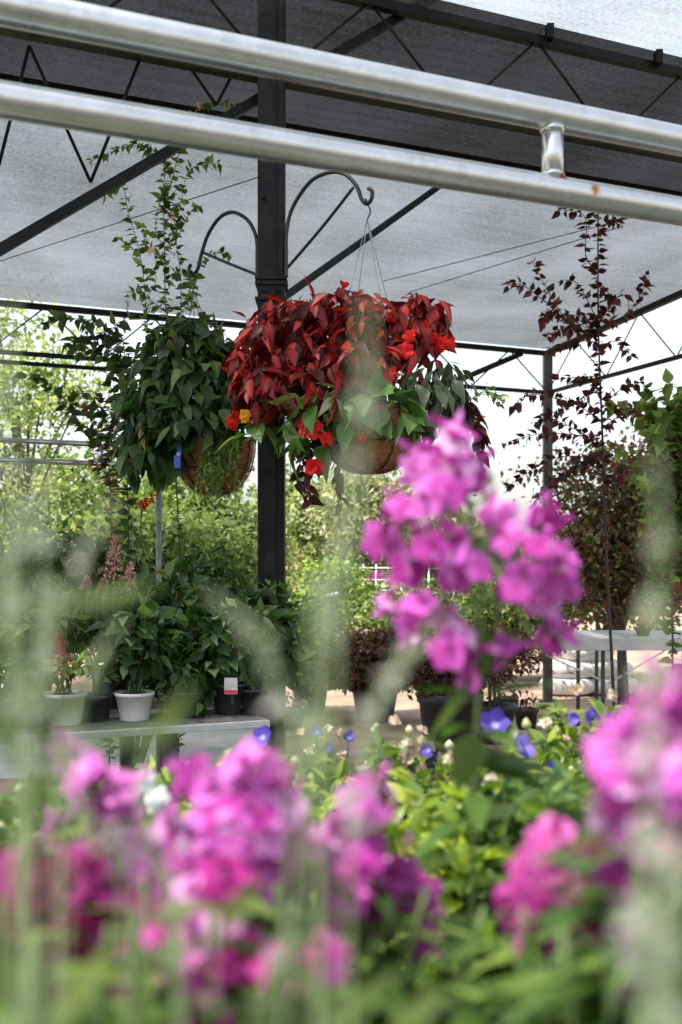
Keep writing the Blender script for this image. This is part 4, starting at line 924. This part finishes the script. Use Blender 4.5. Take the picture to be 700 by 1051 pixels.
ph = phlox('tall pink phlox with an open cluster rising alone below the red basket', 488, HY,
      [(462, 454, 22, 4), (438, 476, 24, 5, .01), (476, 482, 24, 5), (456, 505, 30, 6, -.02), (412, 530, 24, 4, .0), (400, 552, 20, 3, .01), (440, 565, 36, 8, -.03), (472, 580, 26, 5, -.03), (415, 585, 22, 3, 0), (430, 635, 24, 4, -.02), (400, 632, 20, 3, 0),
       (466, 664, 26, 6, -.03), (452, 640, 18, 3, 0), (556, 528, 18, 3, .02), (530, 560, 28, 5, 0), (552, 578, 34, 8, -.03), (572, 585, 22, 4, -.01), (532, 605, 26, 5, -.03), (560, 610, 24, 4, -.02), (510, 530, 24, 4, .04), (520, 668, 8, 1, -.02), (560, 660, 14, 2, -.01), (574, 648, 12, 1, 0), (484, 694, 6, 1, 0)],
      F_phlox, stems=[(492, 560), (494, 640), (490, 720), (485, 860), (483, 1051)], extra=3, lsz=.075,
      big=[(490, 640, .12, -1, .055, .024), (492, 690, -.75, -.85, .075, .010), (484, 770, 1., -.5, .06, .02)])
b = MB(); b.leaves(P(486, 752, HY-.01), (-.22, -.1, -1), (.25, -1, .35), .048, .030, OVATE, .12, .12); o_ = b.build('lower_leaf', L_dark, ph); o_['label'] = 'large dark green leaf hanging below the tall cluster'
# green buds at the heart of the tall cluster
b = MB()
for k in range(26):
    q = P(rng.normal(492, 17), rng.normal(540, 24), HY+.0); b.leaves(q, norm(rng.normal(size=3)+UP), rand_unit(1)[0], .014, .006, LANCE)
b.build('bud', F_bud, ph)
phlox('pink phlox with three heads low at the centre', 370, .60, [(377, 824, 32, 8), (362, 890, 40, 12), (385, 915, 30, 8, .02), (425, 918, 22, 5, .03), (345, 925, 24, 5, -.01), (432, 965, 10, 2, .03), (350, 865, 20, 4, .02), (405, 890, 20, 4, .02), (335, 890, 22, 5, .0), (370, 935, 20, 4, .02)], F_phlox, extra=10)
phlox('pink phlox with broad heads left of centre', 255, .57, [(262, 800, 34, 8), (225, 815, 24, 5, .02), (250, 855, 40, 12, -.01), (290, 860, 30, 8, .01), (225, 850, 24, 5, .01), (262, 905, 32, 9), (205, 925, 26, 6, -.03), (290, 830, 18, 4, 0), (310, 870, 22, 5, .02), (195, 885, 20, 4, .03), (300, 905, 20, 4, .03), (200, 800, 16, 3, .03)], F_phlox, extra=10)
phlox('pale pink phlox with a small high head at the left', 95, .62, [(95, 806, 28, 8), (72, 775, 16, 3, .02), (128, 815, 18, 3, .03), (140, 870, 24, 4, .02), (150, 905, 22, 4, 0), (105, 885, 16, 2, 0), (60, 990, 20, 4, -.1), (235, 970, 20, 4, -.1), (110, 1035, 18, 3, -.12), (60, 850, 18, 3, .02), (175, 860, 20, 4, .03), (110, 850, 16, 3, .03)], leafmat('pale_phlox_petal', [(0, (.48, .10, .40)), (.6, (.62, .20, .54)), (1, (.76, .42, .72))], base=(.5, .05, .3), tcol=(1.2, 1.1, 1.2), **PET), extra=10)
phlox('deep magenta phlox at the lower left edge', 60, .50, [(70, 910, 36, 12), (15, 905, 30, 8, .0), (75, 960, 26, 6, -.02), (0, 940, 24, 6, -.02), (60, 955, 28, 8, .02), (95, 945, 26, 6, .0), (12, 950, 26, 6, 0), (110, 920, 18, 3, 0), (30, 1000, 14, 2)], F_phlox_dk, extra=10)
phlox('rose pink phlox with two round heads near the bottom left', 175, .48, [(165, 972, 26, 8), (180, 1035, 30, 7), (230, 905, 20, 4, .02), (120, 1000, 10, 1), (208, 1040, 24, 5, .01), (150, 940, 14, 2, .02), (290, 1000, 20, 4, .0), (250, 990, 16, 3, .02), (40, 1030, 18, 3, 0), (330, 985, 14, 2, .02)], F_phlox_pk, extra=10)
phlox('rose pink phlox with a slanting head right of the tall stem', 580, .55, [(572, 868, 24, 6), (556, 898, 28, 7), (538, 925, 22, 5), (575, 955, 26, 6, .01), (600, 985, 26, 6, .01), (545, 965, 20, 4, .02), (610, 1020, 26, 5), (585, 915, 16, 3, .03)], F_phlox_pk, extra=5)
phlox('large pink phlox filling the lower right corner', 670, .43, [(668, 760, 40, 10, .03), (650, 800, 36, 9, .02), (690, 740, 36, 8, .03), (655, 850, 34, 8, .02), (698, 800, 36, 8, .0), (640, 900, 30, 6, .03), (655, 950, 30, 6, .03), (700, 870, 30, 6, 0), (640, 990, 26, 5, .02), (640, 775, 30, 7, .04), (632, 830, 26, 6, .03), (690, 715, 26, 5, .03)], F_phlox, extra=6)
phlox('deep magenta phlox behind the lower right corner flowers', 650, .50, [(625, 880, 22, 5), (622, 930, 26, 6), (640, 1000, 26, 6), (600, 1040, 22, 4), (690, 960, 30, 7)], F_phlox_dk, extra=6)
# white bloom at left
root = thing('white_flower', 'small pure white bloom between the pale pink and broad pink phlox', 'flowering plant', np.array((P(162, 0, .9)[0], .9, FBZ))); add_pot(root, np.array((P(162, 0, .9)[0], .9, FBZ)), .06, .1)
for q_ in ((P(162, 822, .9), (-.2, -1, .4), .013), (P(148, 800, .95), (.2, -.8, .6), .010)):
    b = MB(); ruffle(b, *q_); b.build('bloom', F_white, root)
b = MB(); m_ = MB(); sprig(b, m_, [np.array((P(162, 0, .9)[0], .9, FBZ+.1)), P(160, 900, .9), P(162, 826, .9)], .002, .0014, .02, .05, .02, LANCE); b.build('foliage', L_phlox, root); m_.build('stem', M_stem, root)

# silvery spikes close to the lens
GSP = 'silvery spiked perennials on the near bench'
def spikes(label, px, Y, sp, leaf_n=60, wh=.012, blades=()):
    c = np.array((P(px, 0, Y)[0], Y+.02, FBZ)); root = thing('silver_perennial', label, 'flowering plant', c, GSP); add_pot(root, c, .055, .11)
    ms = MB()
    for pts, d, w, frac in sp:
        path = [P(x, y, Y+d) for x, y in pts]+[c+UP*.1+np.array((rng.normal()*.015, rng.normal()*.015, 0))]
        sp_ = np.array(smooth_path(path, 6)); dl = np.linalg.norm(np.diff(sp_, axis=0), axis=1); cum = np.concatenate(([0], np.cumsum(dl)))
        ms.tube(list(sp_), np.linspace(.0005, .0009, len(sp_)), 6)
        ln = cum[-1]*frac; n = int(ln/.00055)
        gap = wh; base_s = np.repeat(np.arange(0, ln, gap), int(7*gap/.012)); s_ = base_s+rng.normal(size=len(base_s))*gap*.17
        s_ = np.clip(s_, 0, ln); Pt = np.stack([np.interp(s_, cum, sp_[:, a]) for a in range(3)], 1); rad = rand_unit(len(s_)); T_ = norm(sp_[1]-sp_[3])
        b = MB(); k = np.clip(.4+s_/(ln*.4), .4, 1.)*rng.uniform(.5, 1.25, len(s_))
        b.leaves(Pt, norm(rad+T_*.4), norm(rng.normal(size=Pt.shape)), w*k*.85, w*.5*k, LANCE, .3, .3)
        b.build('flower_spike', L_silver, root)
    for x0, y0, x1, y1, wp in blades:
        b = MB(); a_, e_ = P(x0, y0, Y), P(x1, y1, Y); b.leaves(a_, e_-a_, (.2, -1, .4), np.linalg.norm(e_-a_), wp*Y/F, LANCE, .2, .1); b.build('long_leaf', L_mid, root); ms.tube(smooth_path([a_, (a_+c)/2, c+UP*.1]), .0004, 5)
    b = MB(); n = leaf_n
    pt = c+np.array((0, -.02, .11))+rng.normal(size=(n, 3))*(.04, .03, .03); b.leaves(pt, norm(rng.normal(size=(n, 3))+UP*.6), norm(rng.normal(size=(n, 3))+UP*.5), .055, .014, LANCE, .2, .3)
    b.build('foliage', L_grey, root); ms.build('stem', mat('silver_stem', (.24, .32, .14), (.32, .40, .2), 20, .8), root)
spikes('silvery spiked perennial with the most spikes at the left edge', 30, .30, [([(42, 480), (38, 560), (48, 640), (36, 740), (30, 900)], 0, .0075, .17), ([(112, 515), (82, 585), (52, 650), (40, 740)], .02, .006, .15), ([(10, 310), (6, 420), (14, 520), (10, 640), (20, 800)], -.02, .006, .15), ([(122, 640), (92, 695), (70, 780), (60, 900)], .03, .006, .10), ([(18, 560), (10, 650), (18, 760)], .01, .007, .14)], 60, .012, [(55, 622, 170, 604, 16), (30, 760, 90, 700, 22), (60, 790, 10, 690, 22), (-10, 720, 30, 800, 30), (70, 770, 175, 742, 20), (20, 850, 60, 780, 26), (150, 770, 200, 700, 18)])
spikes('silvery spiked perennial with a drooping and an upright spike left of centre', 310, .27, [([(376, 318), (374, 390), (366, 480), (352, 570), (342, 660), (338, 780), (325, 950)], -.04, .0055, .085), ([(218, 612), (255, 645), (284, 700), (298, 770), (300, 900)], .02, .0075, .13), ([(352, 530), (345, 600), (335, 660), (322, 780)], .0, .006, .09)])
spikes('silvery spiked perennial with a single leaning spike at centre', 360, .31, [([(448, 636), (408, 688), (378, 740), (362, 850), (358, 1000)], 0, .0075, .14)])
spikes('silvery spiked perennial with thick woolly spikes at the right edge', 668, .26, [([(673, 480), (679, 560), (672, 660), (668, 760), (664, 900), (668, 1040)], 0, .0085, .38), ([(700, 860), (694, 930), (690, 1040)], -.02, .008, .2), ([(640, 940), (652, 1000), (660, 1060)], .01, .008, .15)], 60, .019)
spikes('silvery spiked perennial with short spikes at the bottom edge', 215, .34, [([(190, 905), (185, 990), (190, 1060)], .02, .006, .12), ([(300, 935), (290, 1000), (270, 1080)], .0, .006, .12), ([(60, 760), (90, 860), (130, 980)], 0, .006, .14), ([(140, 790), (160, 900), (180, 1010)], 0, .005, .14)], 140, .012, [(60, 1050, 110, 970, 26), (150, 1060, 120, 960, 26), (250, 1060, 330, 960, 30), (330, 1060, 410, 985, 30), (400, 1060, 460, 1010, 28), (10, 1040, -10, 960, 30), (220, 960, 270, 900, 24), (340, 1040, 290, 970, 24)])

# ------------------------------------------------------------------ camera, sky, sun
cam = bpy.data.objects.new('Camera', bpy.data.cameras.new('Camera')); col.objects.link(cam); scene.camera = cam
cd = cam.data; cd.sensor_fit = 'HORIZONTAL'; cd.sensor_width = 24.; cd.lens = 36.*1.0; cd.shift_y = (HOR-525.5)/700.
cam.location = (0, 0, CAMZ); cam.rotation_euler = (PI/2, 0, 0); cd.clip_start = .02; cd.clip_end = 600
cd.dof.use_dof = True; cd.dof.focus_distance = 3.9; cd.dof.aperture_fstop = 3.9; cd.dof.aperture_blades = 0

EL, AZ = math.radians(64), math.radians(-112)      # AZ: clockwise from straight ahead (+Y)
sd = np.array((math.sin(AZ)*math.cos(EL), math.cos(AZ)*math.cos(EL), math.sin(EL)))
sun = bpy.data.objects.new('Sun', bpy.data.lights.new('Sun', 'SUN')); col.objects.link(sun)
sun.data.energy = 3.1; sun.data.angle = math.radians(.53); sun.data.color = (1., .95, .87)
sun.rotation_euler = Vector(sd).to_track_quat('Z', 'Y').to_euler()
w = bpy.data.worlds.new('World'); scene.world = w; w.use_nodes = True; nt = w.node_tree
bg = nt.nodes['Background']; sk = nt.nodes.new('ShaderNodeTexSky'); sk.sky_type = 'NISHITA'; sk.sun_disc = False
sk.sun_elevation = EL; sk.sun_rotation = AZ; sk.dust_density = 3.; sk.air_density = 1.2
hs = nt.nodes.new('ShaderNodeHueSaturation'); hs.inputs['Saturation'].default_value = .4; nt.links.new(sk.outputs[0], hs.inputs['Color'])
nt.links.new(hs.outputs[0], bg.inputs[0]); bg.inputs[1].default_value = .15
scene.view_settings.view_transform = 'Standard'; scene.view_settings.look = 'None'; scene.view_settings.exposure = 1.2; scene.view_settings.gamma = 1
scene.render.engine = 'CYCLES'; cy = scene.cycles
cy.use_denoising = True; cy.max_bounces = 8; cy.transparent_max_bounces = 12; cy.diffuse_bounces = 4; cy.transmission_bounces = 6; cy.sample_clamp_indirect = 8
try: cy.denoiser = 'OPENIMAGEDENOISE'
except Exception: pass
for o in list(bpy.data.objects):
    if '_o' in o: del o['_o']
